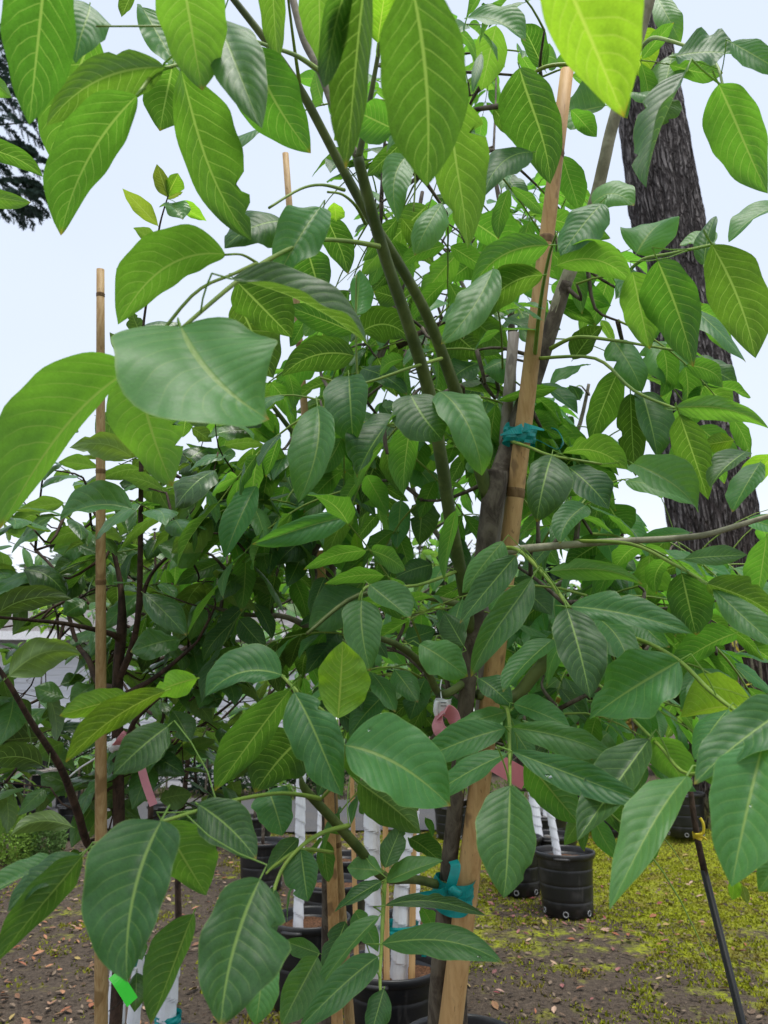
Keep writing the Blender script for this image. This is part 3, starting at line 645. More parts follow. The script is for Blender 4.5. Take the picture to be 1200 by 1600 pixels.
for i in range(NZ + 1):
    z = -.15 + (H + .15) * (i / NZ) ** 1.25; t = max(z, 0) / H
    r = .565 - .17 * t + .30 * math.exp(-max(z, 0) / .42); cx = FIRX - .15 * t; cy = FIRY
    for k in range(NS):
        a = 2 * math.pi * k / NS; ca, sa = math.cos(a), math.sin(a)
        root = .12 * math.exp(-max(z, 0) / .5) * math.cos(5 * a + 1)
        f = abs(noise.noise(Vector((ca * 9, sa * 9, z * 1.1)) + .5 * Vector((noise.noise(Vector((ca * 3, sa * 3, z * 1.9))), 0, 0))))
        pl = noise.noise(Vector((ca * 16, sa * 16, z * 3.2)))
        d = -.055 * max(0, 1 - f * 6) + .020 * pl + .012 * noise.noise(Vector((ca * 34, sa * 34, z * 9)))
        vs.append((cx + (r + root + d) * ca, cy + (r + root + d) * sa, z))
for i in range(NZ):
    for k in range(NS): fs.append((i * NS + k, i * NS + (k + 1) % NS, (i + 1) * NS + (k + 1) % NS, (i + 1) * NS + k))
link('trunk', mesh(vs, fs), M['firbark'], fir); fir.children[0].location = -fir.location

M['needle'] = plain('fir_needles', (.045, .092, .070), .7, .3, .5, 2, .1)
def spray(mb, p, d, ln, g, depth=0):
    """A drooping fir twig set with needles, with side twigs."""
    d = d.normalized(); N = 8; q = p.copy()
    for i in range(N):
        q2 = q + d * (ln / N); d = (d + Vector((0, 0, -.05)) + Vector((g.uniform(-.1, .1), g.uniform(-.1, .1), g.uniform(-.05, .08)))).normalized()
        for s in range(6):
            c = q.lerp(q2, s / 6); a = d.orthogonal().normalized(); a = Matrix.Rotation(g.uniform(0, 6.28), 3, d) @ a; nd = (d * .5 + a).normalized() * g.uniform(.035, .06); b = nd.cross(d).normalized() * .007
            mb.add([c - b, c + b, c + nd], [(0, 1, 2)])
        if depth < 2 and i > 0:
            for sg in (-1, 1):
                if g.random() < .8: sd = d.cross(Vector((0, 0, 1))).normalized(); spray(mb, q, d * .7 + sd * sg * .8 + Vector((0, 0, g.uniform(-.35, .1))), ln * (.5 if depth == 0 else .42) * (1 - .7 * i / N), g, depth + 1)
        q = q2
fx = P(-240, 500, 11); fir2 = thing('fir_tree', 'fir beyond the left edge, dark needled boughs hanging into the upper left corner', 'tree', (fx.x, fx.y, 0))
mb = MB(); mb.tube([(fx.x, fx.y, -.1), (fx.x, fx.y, 8), (fx.x, fx.y, 15)], [.34, .26, .1], 14); mb.build('trunk', M['firbark'], fir2)
g = random.Random(4)
for (x1, y1, dd) in [(60, 305, 10.6), (85, 255, 11), (72, 95, 11.3), (60, 190, 10.8), (35, 150, 11.2), (70, 60, 11), (20, 230, 10.5), (25, 320, 11.4), (20, 60, 10.6), (45, 120, 10.4), (30, 285, 10.9)]:
    tip = P(x1, y1, dd); st = Vector((fx.x, fx.y, tip.z + .5)); m_ = st.lerp(tip, .55) + Vector((0, 0, .12))
    a = branch(fir2, [(st, .035), (m_, .02), (tip, .006)], 'bark', 'bough', 6)
    mb = MB()
    for t in range(len(a) // 2, len(a)):
        dv = (a[t] - a[max(t - 1, 0)]); sd = dv.cross(Vector((0, 0, 1))).normalized()
        for sg in (-1, 1): spray(mb, a[t], dv.normalized() * .6 + sd * sg * .6 + Vector((0, 0, -.25)), g.uniform(.35, .6), g, 1)
    spray(mb, tip, tip - m_, .5, g, 0); tag(mb.build('needles', M['needle'], fir2, False), kind='stuff')
g = random.Random(9)
# ------------------------------------------------------------------ the walnut tree in front
walnut = thing('walnut_tree', 'tall staked walnut sapling in front with broad compound leaves beside the pale wooden stake', 'tree', (0.13, 1.37, 0.0))
TR = [(681, 1610, 1.26, 27), (689, 1480, 1.255, 26), (707, 1300, 1.25, 25), (728, 1100, 1.245, 26), (742, 960, 1.24, 27), (757, 860, 1.245, 29), (772, 770, 1.25, 36), (777, 735, 1.25, 30)]
base = P(*TR[0][:3]); walnut.location = (base.x - .02, base.y + .04, 0.0)
branch(walnut, [(Vector((base.x - .02, base.y + .04, .30)), .019), (base.lerp(Vector((base.x - .02, base.y + .04, .3)), .5), .0175)] + TR, 'bark', 'trunk', 14, .03)
# green leaders and limbs
branch(walnut, [(735, 985, 1.235, 18), (722, 905, 1.2, 20), (703, 805, 1.16, 21), (690, 720, 1.13, 21), (672, 620, 1.1, 21), (642, 520, 1.06, 20), (603, 405, 1.02, 20), (578, 320, .99, 19), (559, 245, .96, 17)], 'shoot', 'leader', 10)
branch(walnut, [(560, 248, .96, 12), (572, 190, .95, 9), (590, 90, .93, 7), (612, -40, .9, 6)], 'shoot', 'shoot', 8)
branch(walnut, [(559, 246, .962, 12), (530, 190, .98, 13), (500, 110, 1.0, 13), (474, 60, 1.02, 12), (448, -40, 1.05, 11)], 'bark_grey', 'shoot', 8)
branch(walnut, [(762, 775, 1.25, 22), (738, 690, 1.22, 22), (708, 600, 1.17, 20), (668, 495, 1.12, 18), (622, 410, 1.08, 17), (575, 335, 1.05, 16), (528, 250, 1.03, 15), (475, 150, 1.0, 14), (432, 85, .98, 13), (350, -20, .96, 10)], 'shoot', 'leader', 10)
branch(walnut, [(772, 770, 1.26, 34), (798, 690, 1.34, 30), (838, 580, 1.37, 28), (868, 490, 1.37, 24), (885, 440, 1.36, 20)], 'bark', 'limb', 10)
branch(walnut, [(866, 495, 1.37, 22), (880, 450, 1.365, 22), (905, 390, 1.35, 22), (932, 305, 1.31, 20), (956, 200, 1.27, 19), (985, 100, 1.25, 19), (1012, 10, 1.23, 18), (1030, -60, 1.2, 16)], 'bark_pale', 'limb', 10)
branch(walnut, [(758, 870, 1.25, 16), (800, 860, 1.22, 14), (880, 852, 1.16, 12), (960, 846, 1.1, 11), (1040, 842, 1.05, 10), (1100, 836, 1.0, 10), (1150, 822, .98, 9), (1230, 798, .95, 8)], 'bark_pale', 'limb', 8)
branch(walnut, [(745, 1085, 1.25, 16), (800, 1090, 1.27, 18), (838, 1050, 1.28, 21), (872, 1010, 1.29, 18), (900, 960, 1.29, 12)], 'shoot', 'limb', 8)
branch(walnut, [(712, 1390, 1.25, 15), (655, 1375, 1.18, 13), (600, 1370, 1.05, 15), (560, 1325, .98, 16), (515, 1275, .92, 15), (478, 1235, .88, 13), (470, 1215, .87, 6)], 'shoot', 'limb', 9)
branch(walnut, [(735, 1060, 1.25, 12), (690, 1085, 1.2, 13), (665, 1045, 1.14, 12), (625, 1010, 1.07, 11), (575, 992, 1.0, 8)], 'shoot', 'limb', 8)
branch(walnut, [(740, 950, 1.25, 14), (650, 930, 1.3, 9), (560, 930, 1.3, 8), (480, 990, 1.2, 6)], 'shoot', 'limb', 7)
STALK = '''592 385 1.0 9 545 377 .93 8 490 376 .85 7 430 400 .76 7 370 440 .69 7 283 514 .64 6
538 297 1.03 6 505 289 .98 5 470 295 .93 4 420 325 .88 4
571 350 1.01 6 556 322 .98 5 535 304 .93 4 512 300 .9 4
500 112 1.0 9 465 88 .93 7 420 72 .86 6 360 52 .78 5 300 42 .72 4 150 41 .65 3
470 145 1.0 7 458 60 .95 5 448 -20 .9 4
402 411 .735 6 365 428 .71 5 300 462 .68 5 212 575 .66 6
402 411 .735 5 378 398 .72 4 352 398 .7 4
283 100 .72 5 255 108 .7 6 235 122 .69 6 214 150 .66 5
440 1055 .85 5 470 1085 .83 6 520 1125 .82 6 538 1170 .84 6
538 1170 .84 5 530 1215 .87 5 500 1250 .9 6
500 1248 .88 8 470 1242 .82 7 430 1240 .76 6 360 1252 .68 6 250 1285 .6 6
545 1290 .95 8 500 1303 .88 7 458 1335 .83 6 430 1385 .8 6 415 1490 .74 4
520 1332 .95 6 470 1328 .88 6 430 1352 .84 5 416 1365 .82 4
602 1372 1.05 6 600 1400 1.0 7 596 1480 .94 6 594 1540 .9 5 602 1600 .86 4
757 870 1.22 7 800 856 1.12 7 845 892 1.0 7 890 950 .9 6
775 1095 1.24 6 793 1110 .95 6 796 1170 .88 6 797 1230 .82 5
872 1005 1.28 6 940 988 1.12 7 1000 1000 1.0 7 1060 1032 .9 7 1110 1080 .82 7 1160 1118 .76 6 1230 1160 .7 6
990 1125 1.0 5 1030 1165 .84 5 1078 1210 .72 6 1170 1175 .66 6
860 1000 1.28 6 900 1040 1.1 5 960 1090 1.0 5
970 440 1.28 6 1000 408 1.1 6 1050 396 1.0 5 1115 382 .92 5
860 545 1.29 8 900 527 1.24 6 960 532 1.15 5 1010 540 1.08 4 1060 548 1.0 4
985 100 1.25 8 1012 64 1.15 7 1040 62 1.05 6 1110 90 .95 5 1130 135 .85 4
900 845 1.15 6 985 850 1.02 6 1050 880 .95 6 1110 915 .88 5
840 560 1.29 6 930 560 1.2 5 990 610 1.1 5 1060 640 1.0 4
800 690 1.28 6 830 700 1.15 5 862 712 1.0 5 940 725 .95 4
790 165 1.2 5 840 110 1.15 6 900 100 1.15 6 960 100 1.24 6
632 235 1.05 4 648 270 1.05 3 646 330 1.05 3
835 560 1.29 7 845 470 1.2 6 858 400 1.12 5 870 365 1.08 4
690 560 1.13 6 640 575 1.05 5 560 600 1.0 4 500 590 .98 4
560 600 1.0 4 557 560 1.0 4 556 480 1.0 3 557 430 1.0 3
700 640 1.15 6 640 660 1.05 5 560 660 1.0 5 498 635 .96 4
720 890 1.2 6 650 915 1.1 5 578 915 1.0 5 560 940 .98 4'''
for ln in STALK.split('\n'):
    q = [float(z) for z in ln.split()]
    branch(walnut, [(q[i], q[i + 1], q[i + 2], q[i + 3]) for i in range(0, len(q), 4)], 'stalk', 'leaf_stalk', 6, 0, 5)
LEAVES = '''
75 -90 46 193 118 U d=.52 ; 140 8 118 97 84 T d=.74 ; 147 50 84 256 95 U d=.8 b=.03; 256 105 72 200 86 U d=.68 b=.14; 214 150 95 368 98 U d=.64 b=.08
283 110 391 376 98 U d=.68 b=.06; 270 100 250 206 78 U d=.85; 280 -60 316 142 108 U d=.58; 335 30 412 206 88 T d=.7; 222 12 286 122 66 T d=.9; 210 -20 190 27 26 U
325 -5 336 44 22 U; -30 215 43 244 22 U; -55 232 68 274 36 U b=-.1; -45 302 48 317 30 U; -20 120 18 152 26 U
392 72 487 238 96 U d=.72 b=.05; 423 -70 436 102 44 U d=.7; 498 -60 500 94 64 U d=.75; 572 -40 540 264 74 U d=.47; 548 -30 502 142 40 T d=.46
640 -40 667 292 142 U d=.46 b=-.04; 618 203 545 168 70 U d=.8; 590 66 602 -20 52 Uy d=.9; 706 145 733 386 92 U d=.72 b=.03; 635 245 622 339 46 T b=.14 d=1.0; 632 220 572 276 30 U
667 322 597 392 48 U; 690 318 646 396 46 T d=.9; 730 28 822 62 52 T b=-.12 d=.95; 775 40 752 142 52 U; 752 84 738 146 15 T d=.7; 812 106 864 282 90 U d=.85; 832 238 754 306 52 T b=.12 d=.9
772 170 802 212 34 U ; 732 342 812 402 66 U ; 845 -120 974 178 158 Uy d=.40 a=-.2; 852 110 812 36 44 U; 946 165 856 182 36 T; 892 172 932 214 34 U; 878 243 906 330 46 U
926 318 991 318 44 T b=-.2 d=1.05; 940 318 876 402 54 T d=1.0; 972 -15 996 52 36 T; 985 45 1006 124 64 Uy; 1056 88 1150 82 72 T d=.9; 1142 66 1230 122 46 T d=.85; 1026 -5 1064 64 42 T
1072 113 1002 286 52 T d=.8 a=.4; 1050 85 1034 150 46 T; 980 150 1043 156 38 T; 1042 158 1028 193 52 T; 1123 132 1196 298 92 U d=.82; 1230 318 1137 367 34 T; 995 396 1046 338 42 T
1100 413 1118 334 32 T; 1116 380 1062 382 38 T
352 398 184 508 96 U d=.7 b=.14; 283 512 425 641 150 T d=.6 b=.14 a=.2 n=.8; 212 575 0 826 122 U d=.63 b=.05 a=.45; 216 582 272 754 112 U d=.70 b=.06; 370 440 456 527 88 U d=.85; 368 470 426 590 82 U d=.95
362 436 573 546 56 T d=.6 b=-.05; 443 345 350 382 72 T d=.85; 500 324 430 436 62 T d=.84; 480 390 505 472 68 U; 525 345 522 316 28 Uy; 507 332 546 427 46 U
557 490 563 420 40 T; 566 518 642 530 60 U b=-.2; 627 468 584 455 34 U; 553 556 440 589 52 U b=.12 d=1.0; 545 588 552 694 68 T d=.95; 567 576 637 614 42 T; 642 618 694 684 88 T d=.92 b=.06
688 612 760 741 60 T d=.93 b=-.05; 496 635 466 786 66 T d=.9 b=-.08; 530 640 541 736 54 U; 618 650 552 742 58 T d=.94; 640 665 629 772 48 U d=1.0; 590 715 565 788 44 U; 800 622 708 606 26 T
763 628 745 672 30 T; 746 568 704 590 30 T; 802 560 754 577 38 T; 704 515 756 562 48 U; 740 500 794 546 58 U; 770 420 689 536 54 T b=-.06 d=1.0; 857 383 735 456 54 U d=1.0 b=.14; 848 430 738 506 52 U d=1.02 b=.1
716 395 655 466 38 U; 745 405 700 441 36 U; 552 520 450 478 46 U; 690 690 640 760 40 U; 640 720 690 780 40 T; 720 690 760 760 44 U
870 415 988 441 54 U b=-.14 d=1.0; 862 445 954 476 44 U; 857 470 931 509 30 U; 988 425 1016 546 64 U d=.95; 1028 408 1083 569 88 U d=.9 b=-.02; 1112 382 1181 557 96 U d=.86 b=-.03
957 530 1006 611 54 T; 1018 535 1076 608 58 T; 1083 560 1153 599 42 T; 1075 585 1146 639 56 U; 1057 637 1201 665 36 U d=.95 b=-.06; 1003 614 1028 716 60 T; 985 615 991 741 48 U; 966 580 921 688 48 U
1062 648 1106 782 54 U d=.95; 1166 705 1110 762 44 T d=1.0; 1147 688 1099 696 28 Uy; 1188 722 1145 801 46 T d=.9; 1210 710 1147 778 44 Uy d=.9; 880 708 979 731 46 U b=-.12 d=1.0; 990 725 1099 794 46 T d=1.0
862 712 839 816 64 T d=.92; 888 730 951 796 56 T d=.98; 920 570 861 598 24 T; 838 600 904 646 30 T; 828 642 882 660 50 U; 880 702 834 700 32 U; 906 625 889 602 20 T; 895 562 941 508 42 U
'''
LEAVES2 = '''
258 1080 102 1193 50 Uy b=.05 d=.66 ; 205 1090 92 1116 36 Uy d=.72; 308 1060 238 1082 40 Uy d=.75; 262 1135 177 1212 54 T d=.7; 440 1055 321 1089 70 T b=.14 d=.74
545 808 394 850 38 T; 490 830 430 880 38 T; 505 832 560 895 40 U; 555 832 566 891 20 Uy; 626 782 620 858 34 T; 660 780 655 850 46 T; 620 835 606 902 42 T; 675 882 616 900 36 T
578 914 641 967 56 T d=.95; 565 938 580 1047 62 T d=.92 b=.06; 572 920 484 977 62 T ; 528 1122 536 1002 82 Uy d=.78 n=.2; 525 985 481 1036 46 T; 496 985 436 1031 42 U; 460 1082 536 1244 78 T d=.76
453 1078 334 1241 66 U d=.78 a=.2; 478 1150 399 1231 98 U d=.86; 540 1165 706 1258 118 T d=.8 b=-.04; 655 1007 731 1056 54 T d=1.05; 634 1000 681 984 36 T; 580 1070 618 1111 40 T; 665 1060 640 1124 44 T
600 1085 545 1150 46 T; 725 1010 694 958 40 T d=1.1; 712 798 692 905 26 U d=1.0; 712 832 719 913 34 T; 786 846 722 926 44 T d=1.02; 806 868 717 972 46 T d=.98; 831 903 733 1052 50 T d=.92
748 1060 800 1101 42 T d=1.0; 792 1112 704 1139 36 T d=.98; 790 1138 648 1188 52 T d=.9; 792 1178 642 1263 42 T d=.85; 800 905 862 960 50 T
892 948 1082 987 54 T d=.86 b=-.03; 885 950 922 1091 78 T d=.84; 858 893 1002 903 30 U d=.95 b=-.04; 975 848 929 931 50 U; 1015 868 1009 946 58 U; 1065 895 1087 992 70 U d=.92; 946 845 882 884 44 U
950 788 977 836 54 U; 1078 832 998 842 24 T; 1068 874 1168 867 32 T d=.9; 1115 920 1215 1012 48 T d=.86; 1105 912 1220 965 48 U d=.85; 1060 1033 917 1118 88 T d=.8; 1178 1105 1064 1116 82 Uy d=.84; 1240 1098 1079 1209 90 T d=.62
1138 1108 1084 1184 54 T d=.74; 945 1010 934 1082 48 T; 800 1137 966 1193 42 T d=.88 b=-.04; 800 1174 1013 1256 48 T d=.8; 803 1100 892 1136 42 T d=.95; 950 1145 903 1196 52 T; 1022 1152 1072 1228 64 U d=.86; 1014 1155 902 1311 78 T d=.78
1148 990 1049 1046 54 U d=.95; 1198 838 1183 942 46 U; 1010 950 940 1000 50 U; 870 990 830 1040 46 T; 900 1010 960 1060 50 T; 850 940 800 985 46 U; 930 800 880 830 44 U
252 1283 199 1534 132 T d=.56 b=.07 n=.45; 254 1285 323 1402 94 U d=.68; 310 1257 402 1341 72 T d=.64 b=-.05; 128 1338 -8 1508 60 U d=.6 a=.2; 124 1336 8 1420 46 T d=.63; 90 1345 -25 1395 38 T d=.66; 406 1374 345 1606 132 T d=.58 b=.05 n=.3
302 1428 236 1604 64 U d=.66; 128 1340 102 1334 32 U; 420 1235 441 1306 58 T d=.9; 470 1328 481 1409 54 T d=.84; 428 1385 414 1489 32 T d=.8; 466 1310 417 1363 30 T; 414 1490 400 1604 56 T d=.7
496 1495 439 1604 56 T d=.84; 592 1432 487 1553 34 T d=.86; 590 1495 466 1608 50 T d=.8; 597 1362 542 1356 42 T d=.98; 602 1356 629 1286 36 T d=.98; 604 1378 692 1342 36 T d=.98; 596 1377 522 1423 28 T d=.95
602 1415 762 1428 24 T d=.95 b=-.05; 597 1475 788 1505 54 T d=.86 b=-.04; 600 1545 578 1622 40 T d=.8; 500 1490 444 1470 30 T; 555 1425 592 1486 34 T; 560 1222 657 1302 66 U d=1.0; 797 1228 793 1404 90 T d=.78
665 1278 676 1309 13 U; 660 1418 681 1456 28 U; 820 1190 906 1288 66 U d=.95; 1073 1213 952 1426 80 T d=.68 a=.15; 1192 1162 1142 1382 132 T d=.6 n=.4 a=-.1; 1228 1328 1185 1392 52 T d=.66; 640 1310 690 1345 40 U; 540 1440 505 1530 40 T
'''
parse(walnut, LEAVES); parse(walnut, LEAVES2)
n_listed = len([o for o in walnut.children if o.name.startswith('leaf') and not o.name.startswith('leaf_stalk')])
fill_tree(walnut, 'walnut', [(420, 560, 700, 1050, 1.25, 1.5), (700, 420, 960, 900, 1.3, 1.55), (640, 1000, 1000, 1250, 1.3, 1.5), (880, 780, 1150, 1120, 1.1, 1.4), (600, 30, 880, 420, 1.2, 1.5), (580, 40, 860, 420, 1.4, 1.8), (480, 480, 760, 760, 1.25, 1.6), (800, 420, 1020, 780, 1.35, 1.7)], 400, .13)

# ------------------------------------------------------------------ the walnut behind it, left of centre
wal2 = thing('walnut_tree', 'second walnut sapling behind the front one, dark trunk left of centre with drooping leaves', 'tree')
b0 = P(514, 1610, 1.9); wal2.location = (b0.x, b0.y, 0)
branch(wal2, [(Vector((b0.x, b0.y, .3)), .022), (514, 1500, 1.9, 24), (514, 1300, 1.9, 22), (512, 1100, 1.9, 22), (513, 900, 1.9, 22), (528, 820, 1.9, 24), (540, 760, 1.92, 18), (560, 640, 1.95, 14), (600, 540, 2.0, 12), (640, 400, 2.05, 9), (660, 300, 2.1, 6)], 'bark', 'trunk', 10)
branch(wal2, [(516, 960, 1.9, 14), (495, 915, 1.85, 14), (488, 870, 1.8, 13), (512, 835, 1.78, 10), (560, 800, 1.75, 8)], 'bark', 'limb', 8)
branch(wal2, [(512, 1000, 1.9, 12), (450, 965, 1.8, 9), (380, 960, 1.75, 7), (300, 940, 1.7, 5)], 'bark_grey', 'limb', 7)
branch(wal2, [(540, 760, 1.92, 12), (470, 690, 1.85, 9), (430, 640, 1.8, 7), (400, 600, 1.75, 5)], 'shoot', 'limb', 7)
branch(wal2, [(560, 640, 1.95, 9), (530, 560, 1.95, 7), (510, 500, 1.9, 5)], 'shoot', 'limb', 7)
branch(wal2, [(620, 540, 2.0, 14), (650, 525, 2.0, 12), (700, 500, 2.0, 8)], 'bark_dark', 'limb', 7)
parse(wal2, '''
380 720 325 790 44 U; 400 760 350 870 46 T; 395 700 385 800 48 U; 425 690 410 790 56 U; 445 760 430 830 44 U; 360 700 300 770 36 T; 355 820 382 896 34 T; 400 830 385 905 32 T; 345 878 274 916 27 T; 410 850 400 930 36 U
380 660 430 690 44 U; 480 800 520 850 40 U; 420 640 350 660 34 U; 520 720 560 790 46 U; 470 560 440 620 44 U; 500 560 430 590 40 U; 590 560 620 620 50 U; 440 600 400 650 36 U; 430 900 420 960 34 U; 460 905 480 960 30 U
''', real=.14, dmin=1.3, dmax=1.7)
fill_tree(wal2, 'walnut', [(350, 620, 620, 980, 1.6, 2.1), (420, 480, 700, 760, 1.7, 2.2), (560, 300, 720, 620, 1.9, 2.3), (380, 900, 680, 1200, 1.7, 2.1), (300, 700, 480, 1000, 1.6, 2.0), (560, 300, 720, 620, 2.0, 2.6)], 580, .135)

# ------------------------------------------------------------------ a third walnut, behind the front one
wal3 = thing('walnut_tree', 'third walnut sapling, its stem hidden behind the pale wooden stake, leaves right of it', 'tree')
b0 = P(722, 1610, 2.3); wal3.location = (b0.x, b0.y, 0)
branch(wal3, [(Vector((b0.x, b0.y, .3)), .022), (722, 1500, 2.3, 18), (742, 1250, 2.3, 18), (762, 1000, 2.3, 17), (790, 760, 2.3, 16), (800, 560, 2.32, 13), (790, 380, 2.35, 9), (770, 260, 2.4, 6)], 'bark', 'trunk', 10)
branch(wal3, [(762, 1000, 2.3, 11), (850, 930, 2.25, 9), (930, 880, 2.2, 7), (1020, 860, 2.1, 5)], 'bark_grey', 'limb', 7)
branch(wal3, [(775, 880, 2.3, 11), (850, 780, 2.3, 9), (900, 680, 2.3, 7), (920, 600, 2.3, 5)], 'bark_grey', 'limb', 7)
branch(wal3, [(752, 1120, 2.3, 11), (840, 1080, 2.25, 9), (920, 1040, 2.2, 7), (1000, 1000, 2.1, 5)], 'bark_grey', 'limb', 7)
branch(wal3, [(765, 960, 2.3, 11), (700, 860, 2.3, 9), (650, 780, 2.3, 7), (640, 700, 2.3, 5)], 'bark_grey', 'limb', 7)
branch(wal3, [(798, 600, 2.32, 9), (740, 480, 2.35, 7), (700, 400, 2.4, 5)], 'bark_grey', 'limb', 7)
fill_tree(wal3, 'walnut', [(740, 780, 1010, 1180, 1.9, 2.5), (640, 300, 880, 640, 2.0, 2.6), (620, 640, 880, 1000, 2.0, 2.6), (880, 820, 1180, 1100, 1.7, 2.2), (780, 560, 960, 800, 2.0, 2.4), (620, 60, 880, 420, 2.2, 2.8), (880, 780, 1180, 1100, 1.7, 2.2)], 720, .135)


# ------------------------------------------------------------------ the persimmon at left
per = thing('persimmon_tree', 'persimmon sapling at left with dark glossy leaves and brown trunk beside the bamboo pole', 'tree')
b0 = P(186, 1610, 1.5); per.location = (b0.x, b0.y + .02, 0)
branch(per, [(Vector((b0.x, b0.y + .02, .28)), .014), (186, 1500, 1.5, 19), (186, 1300, 1.5, 18), (184, 1180, 1.5, 18), (184, 1060, 1.5, 17), (190, 985, 1.5, 16), (190, 940, 1.5, 11), (186, 900, 1.52, 8), (170, 840, 1.54, 6), (140, 790, 1.58, 4)], 'bark_dark', 'trunk', 10)
branch(per, [(186, 1060, 1.5, 12), (205, 1015, 1.48, 11), (216, 960, 1.46, 10), (219, 880, 1.45, 9), (220, 790, 1.44, 8), (221, 700, 1.43, 7), (222, 600, 1.43, 5), (225, 500, 1.43, 4), (243, 400, 1.43, 4), (250, 350, 1.43, 3), (263, 305, 1.43, 2)], 'bark_dark', 'leader', 8)
branch(per, [(187, 1000, 1.5, 11), (172, 990, 1.46, 9), (110, 976, 1.38, 7), (60, 970, 1.3, 6), (-20, 963, 1.22, 4)], 'bark_dark', 'limb', 7)
branch(per, [(186, 1075, 1.5, 12), (155, 1068, 1.55, 11), (138, 1030, 1.6, 9), (118, 1000, 1.65, 7), (90, 900, 1.7, 5), (55, 860, 1.75, 4)], 'bark_dark', 'limb', 7)
branch(per, [(185, 1330, 1.5, 12), (142, 1325, 1.42, 12), (120, 1265, 1.36, 12), (95, 1200, 1.3, 11), (50, 1130, 1.24, 9), (15, 1070, 1.2, 8), (-20, 1020, 1.18, 6)], 'bark_dark', 'limb', 8)
branch(per, [(216, 960, 1.46, 8), (235, 900, 1.5, 6), (275, 860, 1.55, 5), (330, 830, 1.6, 3)], 'bark_dark', 'limb', 7)
branch(per, [(187, 1090, 1.5, 10), (240, 1060, 1.5, 8), (290, 1020, 1.5, 6), (310, 1000, 1.5, 4)], 'bark_dark', 'limb', 7)
branch(per, [(186, 1160, 1.5, 9), (200, 1150, 1.45, 9), (215, 1120, 1.4, 8), (260, 1080, 1.4, 5)], 'bark_dark', 'limb', 7)
parse(per, '''
247 353 192 293 28 Ug d=1.43; 262 308 245 256 23 Ug d=1.43; 262 308 279 270 28 Uy d=1.43; 264 317 286 343 28 T d=1.43; 277 318 323 347 24 Uy d=1.43; 243 376 208 356 24 U; 262 310 286 300 12 Ug
295 660 348 633 44 U; 300 668 331 690 24 U; 390 672 325 681 34 T; 402 640 353 659 30 T; 206 715 112 700 40 U b=.15; 154 732 91 722 26 U; 206 795 94 813 54 T b=.12; 222 760 186 755 28 T; 222 760 264 745 34 T
150 650 196 681 48 U; 336 735 271 792 48 T; 325 700 276 738 46 T; 100 786 31 795 28 U; 118 571 91 581 10 T; 117 573 107 560 10 T; 205 560 171 519 22 U; 218 520 205 486 26 U; 222 510 283 504 17 T; 215 437 181 420 18 U
145 858 82 862 42 T b=.14; 120 850 169 872 30 T; 136 865 81 896 30 T; 36 890 104 931 46 T b=-.1; -15 968 111 936 40 U b=-.12; 190 855 213 896 30 T; 246 842 229 876 28 T; 134 940 99 961 36 T; 14 1056 127 1020 52 U b=-.12
224 927 291 992 50 T; 316 938 295 1002 34 T; 48 1125 -25 1100 46 U; 100 1090 54 1074 36 T; 134 1060 94 1070 24 T; 146 1070 109 1096 32 T; 281 1000 203 1019 42 T; 62 1152 -18 1162 38 U; 66 1196 -22 1190 48 U b=.1
75 1105 96 1131 27 U; 270 1110 298 1161 40 T; 348 1090 309 1106 30 T; 332 812 268 862 42 U; 314 866 244 850 48 T; 113 1292 14 1303 30 U b=.12; 130 1250 180 1240 36 U; 106 1226 64 1208 34 T; 90 1240 59 1268 14 T; 180 1254 216 1281 32 T
222 1500 218 1467 26 T; 226 1492 252 1505 26 T; 214 1520 211 1582 34 T; 250 1250 300 1240 36 U; 240 1180 290 1210 40 T; 30 920 -10 880 40 U; 130 900 80 940 40 T; 60 845 10 830 32 U; 200 830 180 780 34 T
150 1210 190 1260 40 U; 100 1160 60 1180 36 U; 240 780 290 800 36 T; 250 830 300 800 36 U; 240 1020 250 970 38 T
''', mat='leaf_persimmon', real=.105, dmin=1.15, dmax=1.6, prof=PROFP)
fill_tree(per, 'persimmon', [(-40, 760, 340, 1060, 1.5, 1.95), (-40, 1000, 330, 1290, 1.5, 1.9), (60, 660, 380, 840, 1.5, 1.9), (-60, 820, 120, 1200, 1.3, 1.8), (-40, 1040, 340, 1280, 1.5, 2.0), (60, 700, 380, 960, 1.35, 1.7)], 440, .12, 'alt', 'bark_dark', .0025, .16)
